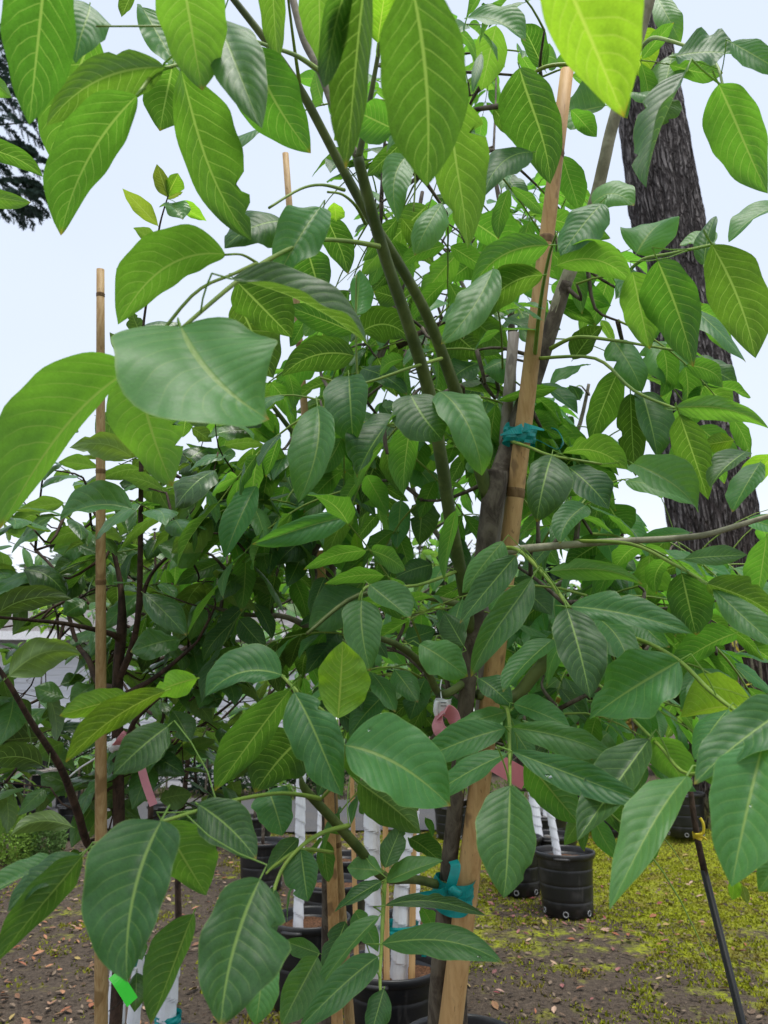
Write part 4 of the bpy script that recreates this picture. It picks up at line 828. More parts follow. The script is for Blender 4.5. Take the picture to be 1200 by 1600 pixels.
# ------------------------------------------------------------------ nursery pots, saplings in them
def pot(x, y, r, h, label, group='black nursery pots', tilt=0.0):
    """Black blow-moulded pot: tapered wall with moulded bands, rolled rim, two grips, drain holes, mulch inside."""
    z0 = gz(x, y) + .004; t = thing('nursery_pot', label, 'pot', (x, y, z0), group)
    rb = r * .84
    prof = [(rb * .9, 0), (rb, .008)]
    for k in range(1, 4):
        z = h * k / 4; rr = rb + (r * .97 - rb) * k / 4; sl_ = (r * .97 - rb) / h; prof += [(rr - sl_ * .02, z - .02), (rr - sl_ * .007, z - .007), (rr - .0025, z - .002), (rr - .0025, z + .002), (rr + sl_ * .007, z + .007), (rr + sl_ * .02, z + .02)]
    prof += [(r * .97, h * .9), (r * 1.02, h * .905), (r * 1.05, h * .93), (r * 1.06, h * .985), (r * 1.045, h), (r * 1.0, h), (r * .985, h * .97), (r * .96, h * .82)]
    mb = MB(); mb.lathe((x, y, z0), prof, 36); mb.build('wall', M['pot'], t, True, (x, y, z0))
    for s in (0, 1):
        a0 = -1.9 + s * math.pi; mb = MB(); pts = []
        for k in range(9):
            a = a0 + .5 * (k / 8 - .5); rr = r * (1.075 if 0 < k < 8 else 1.04); pts.append(Vector((x + rr * math.cos(a), y + rr * math.sin(a), z0 + h * .93)))
        mb.tube(pts, .011, 6); mb.build('grip', M['pot'], t)
    for k in range(6):
        a = -1.9 + k * math.pi / 3; c = Vector((x + rb * 1.012 * math.cos(a), y + rb * 1.012 * math.sin(a), z0 + .035)); q = Vector((math.cos(a), math.sin(a), 0)); mb = MB()
        mb.tube([c + Matrix.Rotation(b * 6.283 / 10, 3, q) @ Vector((0, 0, .018)) for b in range(11)], .0045, 5, False); mb.build('drain_hole', M['hole'], t)
    mb = MB(); g2 = random.Random(int(x * 1000)); vs = [Vector((x, y, z0 + h * .86))]; fs = []
    for j in range(1, 8):
        for k in range(24):
            rr = r * .965 * j / 7; a = k * math.pi / 12; vs.append(Vector((x + rr * math.cos(a), y + rr * math.sin(a), z0 + h * .85 + g2.uniform(-.008, .012))))
    for k in range(24): fs.append((0, 1 + k, 1 + (k + 1) % 24))
    for j in range(6):
        for k in range(24): fs.append((1 + j * 24 + k, 1 + (j + 1) * 24 + k, 1 + (j + 1) * 24 + (k + 1) % 24, 1 + j * 24 + (k + 1) % 24))
    mb.add(vs, fs); mb.build('mulch', M['soilpot'], t)
    return Vector((x, y, z0 + h * .85))
def guard(tree, a, b, r, name='trunk_guard'):
    """White spiral guard wound up a trunk: each turn overlaps the one below."""
    a = Vector(a); b = Vector(b); ax = b - a; ln = ax.length; tn = ax.normalized(); u = tn.orthogonal().normalized(); v = tn.cross(u); n = 14; turns = ln / .075; m = int(turns * 12); vs = []; fs = []
    ph = rng.uniform(0, 6)
    for i in range(m + 1):
        for k in range(n):
            q = 2 * math.pi * k / n; f = (i / 12 + k / n + ph) % 1.0; rr = r * (1 + .16 * (1 - f)); vs.append(a + tn * (ln * i / m) + (u * math.cos(q) + v * math.sin(q)) * rr)
    for i in range(m):
        for k in range(n): fs.append((i * n + k, i * n + (k + 1) % n, (i + 1) * n + (k + 1) % n, (i + 1) * n + k))
    mb = MB(); mb.add(vs, fs); return mb.build(name, M['white'], tree, False)
def sapling(px, d, label, h, key, n, crown, size, trunk_r=.013, guard_to=None, z0=.3, matb='bark', group=None, lean=0.0, style='compound', base=None, spread=.5, gr=.024, glean=None):
    p = base if base is not None else Vector((P(px, 1120, d).x, P(px, 1120, d).y, z0)); t = thing('sapling', label, 'tree', p, group)
    top = p + Vector((lean * h, rng.uniform(-.1, .1), h)); k = 6; pts = []
    for i in range(k + 1):
        f = i / k; pts.append((p.lerp(top, f) + (rv(.02) if 0 < i < k else Vector()), trunk_r * (1 - .75 * f)))
    branch(t, pts, matb, 'trunk', 8, .02, 3)
    if guard_to: guard(t, p + Vector((0, 0, -.03)), pts[0][0].lerp(top, guard_to / h), gr)
    lo, hi = crown; sp = spread
    for i in range(7):
        f = lo / h + (hi - lo) / h * (i + .3) / 8; s = p.lerp(top, f); a = i * 2.4 + rng.uniform(-.4, .4)
        e = s + Vector((math.cos(a) * sp, math.sin(a) * sp, sp * .7)) * rng.uniform(.6, 1.0) * (1 - .4 * (f - lo / h))
        branch(t, [(s, trunk_r * .5), (s.lerp(e, .5) + Vector((0, 0, -.04)), trunk_r * .38), (e, trunk_r * .2)], matb, 'limb', 5, 0, 3)
    done = 0; tries = 0
    while done < n and tries < 600:
        tries += 1; b = rng.choice(BR[t.name][8:]) if len(BR[t.name]) > 10 else p
        if b.z < p.z + lo: continue
        dv = rv(); dv.z = abs(dv.z) * .5; q = b
        if style == 'compound': done += compound(t, key, q, dv, .28, 2, size, ok=clear)
        else:
            dv = dv.normalized(); L_ = rng.uniform(.1, .25); branch(t, [(q, .003), (q + dv * L_, .0012)], matb, 'twig', 4, 0, 2)
            for j in range(4):
                c = q + dv * L_ * (j + 1) / 4; x = dv * .4 + rv() + Vector((0, 0, -.2))
                if clear(c + x.normalized() * size * .5): put_leaf(t, key, c, x, Vector((0, 0, 1)) + rv(.5), size * rng.uniform(.6, 1.1)); done += 1
    BR.pop(t.name, None)
    return t
def stake_pole(name, label, cat, a, b, r0, r1, mat, nodes=(), square=False, group=None, node_mat='bamboo_node'):
    a = Vector(a); b = Vector(b); t = thing(name, label, cat, (a.x, a.y, a.z), group); mb = MB()
    n = 14; pts = []; rad = []
    for i in range(n + 1):
        f = i / n; pts.append(a.lerp(b, f)); rad.append(r0 + (r1 - r0) * f)
    if square:
        tn = (b - a).normalized(); u = tn.cross((CAM - a)).normalized(); v = tn.cross(u); vs = []; fs = []
        for p, r in zip(pts, rad):
            for (su, sv) in ((-1, -.82), (-.82, -1), (.82, -1), (1, -.82), (1, .82), (.82, 1), (-.82, 1), (-1, .82)): vs.append(p + u * su * r * (1 + rng.uniform(-.02, .02)) + v * sv * r)
        for i in range(n):
            for k in range(8): fs.append((i * 8 + k, i * 8 + (k + 1) % 8, (i + 1) * 8 + (k + 1) % 8, (i + 1) * 8 + k))
        fs += [tuple(range(7, -1, -1)), tuple(n * 8 + k for k in range(8))]; mb.add(vs, fs); mb.build('shaft', M[mat], t, False)
    else: mb.tube(pts, rad, 14, True); mb.build('shaft', M[mat], t)
    for f in nodes:
        c = a.lerp(b, f); r = r0 + (r1 - r0) * f; tn = (b - a).normalized(); mb = MB()
        mb.tube([c - tn * r * .55, c - tn * r * .2, c, c + tn * r * .2, c + tn * r * .55], [r * 1.0, r * 1.1, r * 1.04, r * 1.12, r * 1.0], 14, False); mb.build('cane_node', M[node_mat], t)
    return t
def strip(mb, pts, wid, side, th=.0006):
    pts = [Vector(p) for p in pts]; vs = []; fs = []; n = len(pts); side = Vector(side)
    for i, p in enumerate(pts):
        tn = (pts[min(i + 1, n - 1)] - pts[max(i - 1, 0)]).normalized(); s = side[i] if False else side; s = (s - tn * s.dot(tn)).normalized(); nn = s.cross(tn); w = wid[i] / 2 if isinstance(wid, (list, tuple)) else wid / 2
        vs += [p - s * w + nn * th, p + s * w + nn * th, p + s * w - nn * th, p - s * w - nn * th]
    for i in range(n - 1):
        for k in range(4): fs.append((i * 4 + k, i * 4 + (k + 1) % 4, i * 4 + 4 + (k + 1) % 4, i * 4 + 4 + k))
    fs += [(3, 2, 1, 0), tuple((n - 1) * 4 + k for k in range(4))]; return mb.add(vs, fs)
def curve(pts, n=6):
    q, _ = smooth_path([(Vector(p), .01) for p in pts], n); return q
def band(mb, c, tn, rx, ry, u, w, turns=1.0, n=40, wob=.06):
    """Ribbon wound round an oval bundle."""
    tn = Vector(tn).normalized(); u = (Vector(u) - tn * Vector(u).dot(tn)).normalized(); v = tn.cross(u); vs = []; fs = []
    m = int(n * turns)
    for i in range(m + 1):
        a = 2 * math.pi * i / n; off = tn * (w * .35 * (i / n - turns / 2) + w * wob * math.sin(a * 2 + 1)); k = 1 + .015 * (i / n) + .02 * math.sin(a * 5)
        p = Vector(c) + off + (u * math.cos(a) * rx + v * math.sin(a) * ry) * k
        for j in range(5):
            h = (j / 4 - .5) * w; vs.append(p + tn * h + (u * math.cos(a) + v * math.sin(a)) * (.0018 * math.sin(j * 2.1 + a * 3)))
    for i in range(m):
        for j in range(4): fs.append((i * 5 + j, i * 5 + j + 1, i * 5 + 6 + j, i * 5 + 5 + j))
    return mb.add(vs, fs)
def ext(p, q, z):                                                 # line through p and q carried down to height z
    return p + (q - p) * ((z - p.z) / (q.z - p.z))

# the front tree's pot and stake
pot(walnut.location.x + .03, walnut.location.y, .22, .36, 'black pot of the front walnut sapling, just below the picture')
a = P(704, 1600, 1.22); b = P(886, 110, 1.33)
stake_pole('wooden_stake', 'thick pale wooden stake leaning through the middle of the picture along the front walnut', 'stake', ext(a, b, .24), b, .0245, .0125, 'stake', (.86, .66, .93))
a = P(708, 1600, 1.33); b = P(803, 520, 1.38); o = ext(a, b, .25)
stake_pole('wooden_stake', 'thin grey weathered stake with blunt top behind the pale wooden stake', 'stake', (o.x, o.y, .25), b, .012, .011, 'grey_wood')
# teal ties
u = Vector((1, 0, 0)); tn = (P(886, 110, 1.33) - P(700, 1600, 1.22)).normalized()
t = tag(thing('ribbon_tie', 'teal ribbon knotted round trunk and stake low down on the front walnut', 'ribbon', P(712, 1395, 1.2)), None, None, 'teal ribbon ties')
mb = MB(); band(mb, P(708, 1396, 1.228), tn, .036, .032, u, .040, 2.0); mb.build('loop', M['teal'], t, False)
mb = MB(); strip(mb, curve([P(705, 1388, 1.19), P(690, 1395, 1.18), P(668, 1399, 1.185), P(640, 1404, 1.2)]), [.03, .024, .018, .016] + [.014] * 30, (0, -.3, 1)); strip(mb, curve([P(700, 1398, 1.185), P(706, 1380, 1.18), P(712, 1355, 1.19), P(708, 1345, 1.2)]), .018, (1, .2, 0)); mb.build('tail', M['teal'], t, False)
mb = MB(); mb.tube([P(699, 1386, 1.188), P(706, 1390, 1.18), P(714, 1396, 1.182), P(720, 1394, 1.19)], [.004, .009, .008, .004], 8); mb.build('knot', M['teal'], t)
t = tag(thing('ribbon_tie', 'teal ribbon knotted high up round the pale stake and limb of the front walnut', 'ribbon', P(818, 672, 1.25)), None, None, 'teal ribbon ties')
c = P(812, 682, 1.29); mb = MB(); band(mb, c, tn, .030, .026, u, .026, 1.6); mb.build('loop', M['teal'], t, False)
mb = MB(); strip(mb, curve([P(818, 670, 1.255), P(800, 674, 1.24), P(782, 680, 1.25)]), [.022, .02, .018, .016, .014, .012, .012, .01, .008, .006, .005, .004, .004, .004], (0, .1, 1)); strip(mb, curve([P(818, 668, 1.25), P(832, 668, 1.24), P(850, 672, 1.25)]), [.02, .018, .016, .014, .012, .01, .009, .008, .007, .006, .005, .004, .003, .003], (0, .1, 1))
strip(mb, curve([P(815, 675, 1.25), P(816, 688, 1.25), P(818, 692, 1.26)]), [.024, .022, .02, .018, .014, .012, .01, .008, .006, .005, .004, .004, .004, .004], (1, 0, 0)); mb.build('bow', M['teal'], t, False)
mb = MB(); strip(mb, curve([P(862, 669, 1.3), P(872, 674, 1.28), P(878, 684, 1.27), P(879, 694, 1.27), P(870, 702, 1.28), P(845, 690, 1.29), P(822, 680, 1.28)]), [.003, .005, .007, .009, .011, .012] + [.012] * 14 + [.004] * 30, (.4, .9, .1)); mb.build('tail', M['teal'], t, False)

# poles at left
a = P(158, 1600, 1.36); b = P(157, 421, 1.42)
stake_pole('bamboo_pole', 'tall bamboo pole beside the persimmon at left, its cut top against the sky', 'bamboo pole', ext(a, b, .2), b, .0150, .0078, 'bamboo', (.28, .45, .585, .70, .805, .90, .975))
a = P(520, 1240, 1.98); b = P(446, 240, 2.06)
stake_pole('bamboo_pole', 'bamboo pole rising behind the second walnut left of centre, cut top against the sky', 'bamboo pole', ext(a, b, .2), b, .0155, .0095, 'bamboo', (.3, .5, .66, .8, .92))
a = P(527, 1600, 1.84); b = P(500, 860, 1.84)
stake_pole('wooden_stake', 'square wooden stake right behind the dark trunk of the second walnut', 'stake', ext(a, b, .25), b, .0165, .0125, 'stake', (), True)
pot(wal3.location.x, wal3.location.y, .2, .36, 'black pot of the third walnut, below the picture'); pot(wal2.location.x, wal2.location.y, .20, .36, 'black pot of the second walnut, below the picture'); pot(per.location.x, per.location.y, .20, .34, 'black pot of the persimmon at left, below the picture')

# pots and wrapped saplings behind, centre
def gp(px, py): q = G(px, py); return q.x, q.y
x, y = gp(612, 1665); p = pot(x, y, .205, .38, 'black pot with brown mulch holding two white wrapped trunks, bottom centre')
c1 = sapling(0, 0, 'sapling with the left of two white wrapped trunks in the mulch pot', 1.9, 'back', 60, (.9, 1.9), .11, .016, .95, group='white wrapped saplings', base=Vector((x - .075, y, p.z)), gr=.034, lean=-.02)
c2 = sapling(0, 0, 'sapling with the right of two white wrapped trunks, tied to wooden stakes', 2.0, 'back', 70, (.95, 2.0), .11, .016, .82, group='white wrapped saplings', base=Vector((x + .03, y - .01, p.z)), gr=.036, lean=.06)
a = Vector((x + .085, y - .06, p.z)); stake_pole('wooden_stake', 'thin square stake right of the white wrapped trunks in the mulch pot', 'stake', a, a + Vector((.03, .05, .98)), .014, .013, 'stake', (), True, 'stakes of the white wrapped saplings')
a = Vector((x - .02, y - .09, p.z)); stake_pole('wooden_stake', 'thin square stake between the two white wrapped trunks in the mulch pot', 'stake', a, a + Vector((-.01, .03, 1.02)), .013, .012, 'stake', (), True, 'stakes of the white wrapped saplings')
a = Vector((x - .15, y + .02, p.z)); stake_pole('wooden_stake', 'thin square stake left of the white wrapped trunks in the mulch pot', 'stake', a, a + Vector((-.04, .05, .92)), .011, .010, 'stake', (), True, 'stakes of the white wrapped saplings')
q = Vector((x + .035, y - .03, p.z + .20)); t = thing('ribbon_tie', 'teal ribbon tying a white wrapped trunk to its thin stakes, bottom centre', 'ribbon', q, 'teal ribbon ties')
mb = MB(); band(mb, q, (0, 0, 1), .082, .06, (1, 0, 0), .032, 1.5); mb.build('loop', M['teal'], t, False)
mb = MB(); r_ = q + Vector((.085, -.04, 0)); strip(mb, curve([r_, r_ + Vector((.02, -.01, -.05)), r_ + Vector((.018, 0, -.10))]), .02, (1, 0, 0)); strip(mb, curve([r_, r_ + Vector((.02, -.01, .02)), r_ + Vector((.05, 0, .045))]), .018, (.3, 0, 1)); mb.build('tail', M['teal'], t, False)
x, y = gp(480, 1568); p = pot(x, y, .205, .40, 'black pot with a thin white wrapped trunk left of the second walnut trunk')
c3 = sapling(0, 0, 'thin white wrapped sapling in the pot left of the second walnut', 2.4, 'back', 150, (.95, 2.4), .12, .013, 1.0, group='white wrapped saplings', base=Vector((x - .055, y - .02, p.z)), gr=.025, lean=-.015)
t = thing('ribbon_tie', 'small teal ribbon at the top of the thin white wrapped trunk', 'ribbon', Vector((x - .065, y - .02, p.z + .93)), 'teal ribbon ties'); mb = MB(); band(mb, t.location, (0, 0, 1), .036, .036, (1, 0, 0), .028, 1.4); mb.build('loop', M['teal'], t, False)
x, y = gp(535, 1440); p = pot(x, y, .22, .42, 'black pot behind the second walnut trunk with a stake in it')
a = Vector((x - .12, y - .05, p.z)); stake_pole('wooden_stake', 'thin square stake in the far black pot left of the second walnut trunk', 'stake', a, a + Vector((-.02, 0, 1.0)), .016, .015, 'stake', (), True, 'stakes of the white wrapped saplings')
sapling(0, 0, 'white wrapped sapling in the far pot behind the second walnut trunk', 2.2, 'back', 130, (1.0, 2.2), .12, .014, .9, group='white wrapped saplings', base=Vector((x - .17, y + .02, p.z)), gr=.026)
x, y = gp(520, 1475); pot(x, y, .22, .36, 'squat black pot just left of the second walnut trunk')
x, y = gp(655, 1560); p = pot(x, y, .2, .38, 'black pot right behind the mulch pot at bottom centre')
sapling(0, 0, 'bushy sapling in the pot behind the mulch pot, hidden low down by leaves', 2.3, 'back', 150, (.75, 2.3), .12, .014, .7, group='white wrapped saplings', base=Vector((x - .02, y, p.z)), gr=.03)
# bottom left wrapped trunks
def wrapped(px, py, d, label, h, key, n, r, gto, top=1.6):
    b_ = P(px, py, d); return sapling(0, 0, label, h, key, n, (.95, h), .1, .014, gto, group='white wrapped saplings', base=Vector((b_.x, b_.y, .3)), gr=r, matb='bark_dark', style='alt')
wrapped(186, 1560, 2.0, 'persimmon sapling with a white wrapped trunk right behind the bamboo pole at bottom left', 1.7, 'persimmon', 90, .0235, .46)
wrapped(212, 1560, 2.1, 'thinner white wrapped persimmon sapling right of the first at bottom left', 1.8, 'persimmon', 80, .018, .40)
c5 = wrapped(262, 1560, 2.3, 'persimmon sapling with twin brown stems above its white guard, bottom left of centre', 1.9, 'persimmon', 90, .030, .40)
x, y = P(258, 1560, 2.32).x, P(258, 1560, 2.32).y; pot(x + .02, y, .2, .34, 'black pot of the twin stemmed persimmon at bottom left')
x, y = P(199, 1560, 2.05).x, P(199, 1560, 2.05).y; pot(x, y, .2, .34, 'black pot of the white wrapped persimmons at bottom left, below the picture')
q = P(258, 1492, 2.27); t = thing('plant_label', 'white wraparound label on the persimmon trunk at bottom left', 'label', q); mb = MB(); band(mb, q, (.1, 0, 1), .031, .031, (1, 0, 0), .055, 1.0, 24, .02); mb.build('sheet', M['tagwhite'], t)
for k in range(7):
    a = -2.25 + .13 * k; mb = MB(); z = .012; c_ = q + Vector((math.cos(a) * .0335, math.sin(a) * .0335, 0)); mb.box(c_, (.0016, .0012, .026)); mb.build('print_bar', M['ink'], t, False)
q = P(210, 1490, 1.95); t = thing('ribbon', 'teal ribbon end hanging behind the big leaf at bottom left', 'ribbon', q); mb = MB(); strip(mb, curve([P(216, 1462, 1.97), P(212, 1490, 1.94), P(207, 1510, 1.95)]), .022, (1, .2, 0)); mb.build('tail', M['teal'], t, False)
mb = MB(); band(mb, P(199, 1478, 2.04), (0, 0, 1), .052, .03, (1, 0, 0), .025, 1.2); mb.build('loop', M['teal'], t, False)
q = P(257, 1590, 2.25); t = thing('ribbon_tie', 'teal ribbon at the lower end of the twin stemmed persimmon', 'ribbon', q, 'teal ribbon ties'); mb = MB(); band(mb, P(262, 1592, 2.29), (0, 0, 1), .042, .04, (1, 0, 0), .03, 1.3); mb.build('loop', M['teal'], t, False)
q = P(178, 1524, 1.3); t = thing('plant_tag', 'bright green plastic tag hanging below the big leaf at bottom left', 'tag', q)
mb = MB(); strip(mb, curve([P(178, 1522, 1.3), P(188, 1536, 1.29), P(207, 1566, 1.28)], 5), .022, (P(190, 1536, 1.3) - P(176, 1545, 1.29)), .0005); mb.build('sheet', M['lime'], t, False)
mb = MB(); mb.tube(curve([P(192, 1558, 1.3), P(184, 1570, 1.33), P(170, 1580, 1.38)]), .0011, 5); mb.build('cord', M['rod'], t)

# ribbons and tags
q = P(696, 1128, 1.16); t = thing('ribbon', 'pink ribbon loop under a white tag on the front walnut, mid height', 'ribbon', q)
mb = MB(); strip(mb, curve([P(688, 1112, 1.17), P(684, 1128, 1.16), P(688, 1142, 1.155), P(700, 1146, 1.155), P(710, 1132, 1.16), P(706, 1116, 1.165), P(695, 1110, 1.165), P(688, 1120, 1.15)]), .026, (.5, -.5, .55)); mb.build('loop', M['pink'], t, False)
mb = MB(); strip(mb, curve([P(686, 1130, 1.152), P(685, 1140, 1.15), P(684, 1149, 1.15)]), [.016] * 9 + [.004] * 8, (1, 0, .2)); strip(mb, curve([P(690, 1140, 1.15), P(700, 1146, 1.148), P(708, 1145, 1.15)]), .016, (.2, 0, 1)); mb.build('tail', M['pink'], t, False)
q = P(691, 1101, 1.165); t = thing('plant_tag', 'white plastic loop tag above the pink ribbon on the front walnut', 'tag', q)
mb = MB(); band(mb, P(691, 1103, 1.18), P(694, 1080, 1.18) - P(690, 1120, 1.18), .014, .012, (1, 0, 0), .024, 1.0, 24, .02); mb.build('sheet', M['tagwhite'], t)
mb = MB(); strip(mb, curve([P(683, 1095, 1.168), P(680, 1108, 1.165), P(682, 1118, 1.165)]), .007, (1, 0, 0)); mb.tube(curve([P(690, 1092, 1.17), P(688, 1076, 1.19), P(690, 1062, 1.2)]), .0012, 5); mb.build('strap', M['tagwhite'], t)
for k in range(2):
    mb = MB(); mb.box(P(693, 1098 + 5 * k, 1.1665), (.010, .0006, .0012)); mb.build('print_line', M['ink'], t, False)
q = P(792, 1205, 1.05); t = thing('plant_tag', 'dusky rose plastic tag hanging right of the pale stake below mid height', 'tag', q)
mb = MB(); strip(mb, curve([P(762, 1184, 1.08), P(775, 1192, 1.06), P(800, 1206, 1.04), P(822, 1219, 1.03)]), .030, P(800, 1190, 1.05) - P(790, 1222, 1.04)); mb.build('sheet', M['rose'], t, False)
mb = MB(); mb.tube(curve([P(764, 1186, 1.08), P(750, 1172, 1.14), P(732, 1165, 1.2)]), .0014, 5); mb.build('cord', M['stalk_red'], t)
q = P(194, 1160, 1.46); t = thing('ribbon', 'long pink ribbon hanging from the persimmon branch at left', 'ribbon', q)
mb = MB(); strip(mb, curve([P(182, 1164, 1.45), P(190, 1156, 1.44), P(200, 1146, 1.44), P(206, 1150, 1.45), P(210, 1168, 1.43), P(218, 1190, 1.42), P(228, 1225, 1.42), P(240, 1258, 1.42)], 5), [.021] * 16 + [.0165] * 30, (1, .1, .35)); mb.build('tail', M['pink'], t, False)
q = P(172, 1166, 1.42); t = thing('plant_tag', 'white plastic tie tag on the persimmon branch beside the pink ribbon', 'tag', q)
mb = MB(); band(mb, P(180, 1164, 1.46), (.9, 0, .5), .012, .012, (0, 0, 1), .02, 1.0, 20, .05); mb.build('loop', M['tagwhite'], t)
mb = MB(); strip(mb, curve([P(170, 1168, 1.42), P(150, 1184, 1.4), P(125, 1200, 1.39), P(108, 1214, 1.38)]), .0035, (0, -.4, 1)); mb.build('strap', M['tagwhite'], t)
q = P(243, 1165, 2.0); t = thing('ribbon_tie', 'small teal ribbon on a far stem behind the persimmon at left', 'ribbon', q, 'teal ribbon ties'); mb = MB(); strip(mb, curve([P(241, 1152, 2), P(243, 1165, 1.98), P(241, 1180, 2)]), .012, (1, 0, 0)); mb.build('tail', M['teal'], t, False)

# ------------------------------------------------------------------ right hand side pots
GR = 'black nursery pots'
x, y = gp(888, 1428); p = pot(x, y, .215, .43, 'large black pot with drain holes at right, white wrapped trunk leaning out of it')
s1 = sapling(0, 0, 'sapling leaning from the large black pot at right, trunk wrapped white', 2.6, 'back', 190, (.9, 2.6), .13, .016, .62, group='white wrapped saplings', base=Vector((x - .05, y - .03, p.z)), lean=-.13, gr=.026)
x, y = gp(868, 1388); p = pot(x, y, .21, .42, 'black pot right behind the large pot at right')
sapling(0, 0, 'white wrapped sapling in the second pot behind the large pot at right', 2.7, 'back', 170, (.9, 2.7), .13, .017, .7, group='white wrapped saplings', base=Vector((x - .12, y, p.z)), lean=-.05, gr=.04)
x, y = gp(858, 1345); p = pot(x, y, .21, .42, 'black pot farthest back in the row of three at right')
sapling(0, 0, 'sapling in the farthest pot of the row of three at right', 2.9, 'back', 170, (.9, 2.9), .13, .016, .6, group='white wrapped saplings', base=p, gr=.03)
for (px, py, r, lb, tl) in [(955, 1310, .23, 'black pot between two large leaves at right, left of two far ones', 'sapling in the left of two far pots at right'), (1000, 1288, .23, 'black pot with white wrapped trunk, right of two far ones', 'white wrapped sapling in the right of two far pots'), (1075, 1335, .23, 'black pot standing left of the mossy fir foot behind the black pipe', None),
                            (905, 1262, .22, 'small far black pot on the path behind the pots at right', None), (812, 1395, .2, 'black pot half hidden behind the large right pot, at its left', None)]:
    x, y = gp(px, py); p = pot(x, y, r, .44, lb)
    if tl: sapling(0, 0, tl, 2.8, 'back', 120, (.9, 2.8), .14, .018, .7, group='white wrapped saplings', base=p + Vector((.05, 0, 0)), gr=.045 if 'right of' in tl else .03, spread=.6)
# black pipe with yellow tie
a = P(1160, 1600, 1.75); b = P(1100, 1360, 1.95); top = P(1082, 1262, 2.02)
bt = ext(a, b, .02); t = thing('garden_pipe', 'thin black pipe leaning up beside the fir foot, brown stem end at its top', 'pipe', bt)
mb = MB(); mb.tube([bt, b.lerp(bt, .5), b], [.0105, .0105, .0102], 12); mb.build('sleeve', M['rod'], t); mb = MB(); mb.tube([b.lerp(bt, .02), P(1090, 1312, 1.99), top, P(1074, 1190, 2.06)], [.0095, .009, .0085, .006], 10, True, .04); mb.build('stem', M['bark_dark'], t)
q = P(1090, 1304, 1.97); t = thing('yellow_tie', 'yellow plastic tie knotted on the brown end of the black pipe', 'tie', q); mb = MB(); band(mb, P(1090, 1306, 1.985), (0, 0, 1), .0125, .0125, (1, 0, 0), .012, 2.5, 20, .2); mb.build('loop', M['yellow'], t)
mb = MB(); mb.tube(curve([P(1086, 1304, 1.96), P(1098, 1302, 1.955), P(1099, 1288, 1.96), P(1094, 1278, 1.97)]), .0042, 6); mb.tube(curve([P(1088, 1306, 1.96), P(1098, 1308, 1.955), P(1104, 1312, 1.96)]), .003, 6); mb.build('tail', M['yellow'], t)
sd = thing('seedling', 'tiny yellow green seedling leaf pair left of the thin stalk at right, low down', 'seedling', P(1160, 1365, 1.6)); branch(sd, [(1150, 1372, 1.6, 2), (1175, 1362, 1.62, 2), (1215, 1360, 1.65, 3)], 'stalk_red', 'stem', 5)
parse(sd, '1148 1374 1144 1406 20 Uy d=1.6; 1160 1384 1168 1412 14 Ug d=1.6; 1152 1376 1154 1402 14 Uy d=1.61')
# bare shrub in front of the fir
sx_, sy_ = 3.45, 7.0; sh = thing('shrub', 'bare grey stemmed shrub with a few yellow leaves in front of the fir trunk', 'shrub', (sx_, sy_, gz(sx_, sy_)))
for i, (x0, y0, x1, y1) in enumerate([(1150, 1200, 1118, 1010), (1160, 1210, 1148, 1005), (1176, 1200, 1150, 1000), (1190, 1200, 1172, 1015), (1200, 1200, 1182, 990), (1205, 1210, 1200, 1010), (1225, 1200, 1215, 980)]):
    d_ = 7.2 + .08 * i; a_ = P(x0, y0, d_); b_ = P(x1, y1, d_); pts = branch(sh, [(ext(b_, a_, .1), .022), (a_, .019), (b_, .012), (b_ + Vector((-.1, 0, .5)), .005)], 'bark_grey', 'stem', 6)
    for k in range(5): put_leaf(sh, 'gold', rng.choice(pts[4:]), rv() + Vector((0, 0, -.4)), rv() + Vector((0, 0, .6)), rng.uniform(.07, .13))
# ------------------------------------------------------------------ left background: bench, pots, box shrubs
bx, by = G(20, 1278).x, G(20, 1278).y; bench = thing('plant_bench', 'weathered board bench with plants on it in front of the house at left', 'bench', (bx, by, 0))
mb = MB(); mb.box((bx - .9, by + .2, .60), (2.4, .16, .06)); mb.build('board', M['grey_wood'], bench, False); mb = MB(); mb.box((bx - .9, by + .42, .60), (2.4, .16, .06)); mb.build('board', M['grey_wood'], bench, False)
mb = MB(); mb.box((bx - .9, by + .64, .60), (2.4, .16, .06)); mb.build('board', M['grey_wood'], bench, False)
for dx in (-1.9, -.8, .05): mb = MB(); mb.box((bx + dx, by + .4, .285), (.06, .5, .57)); mb.build('leg', M['rod'], bench, False)
M['straw'] = plain('straw_grass', (.42, .36, .24), .9, .1, .4, 4, .1, .2)
def tuft_pot(x, y, z, r, h, label, mat, grass):
    t = thing('small_pot', label, 'pot', (x, y, z), 'small pots at the bench'); mb = MB(); mb.lathe((x, y, z), [(r * .8, 0), (r * .97, h * .86), (r * 1.06, h * .88), (r * 1.06, h), (r * .96, h), (r * .93, h * .85)], 18); mb.build('wall', M['pot'], t, True, (x, y, z))
    mb = MB(); mb.lathe((x, y, z + h * .85), [(r * .95, 0), (.001, .01)], 14); mb.build('soil', M['soilpot'], t); mb = MB()
    for _ in range(90):
        a = rng.uniform(0, 6.28); q = Vector((x + math.cos(a) * r * .5 * rng.random(), y + math.sin(a) * r * .5 * rng.random(), z + h * .86)); e = q + Vector((math.cos(a) * grass * .7 * rng.random(), math.sin(a) * grass * .7 * rng.random(), grass * rng.uniform(.5, 1))); s = Vector((-math.sin(a), math.cos(a), 0)) * .006
        mb.add([q - s, q + s, q.lerp(e, .6) + s * .7 + Vector((0, 0, .02)), e, q.lerp(e, .6) - s * .7 + Vector((0, 0, .02))], [(0, 1, 2, 3, 4)])
    tag(mb.build('blades', M[mat], t), kind='stuff')
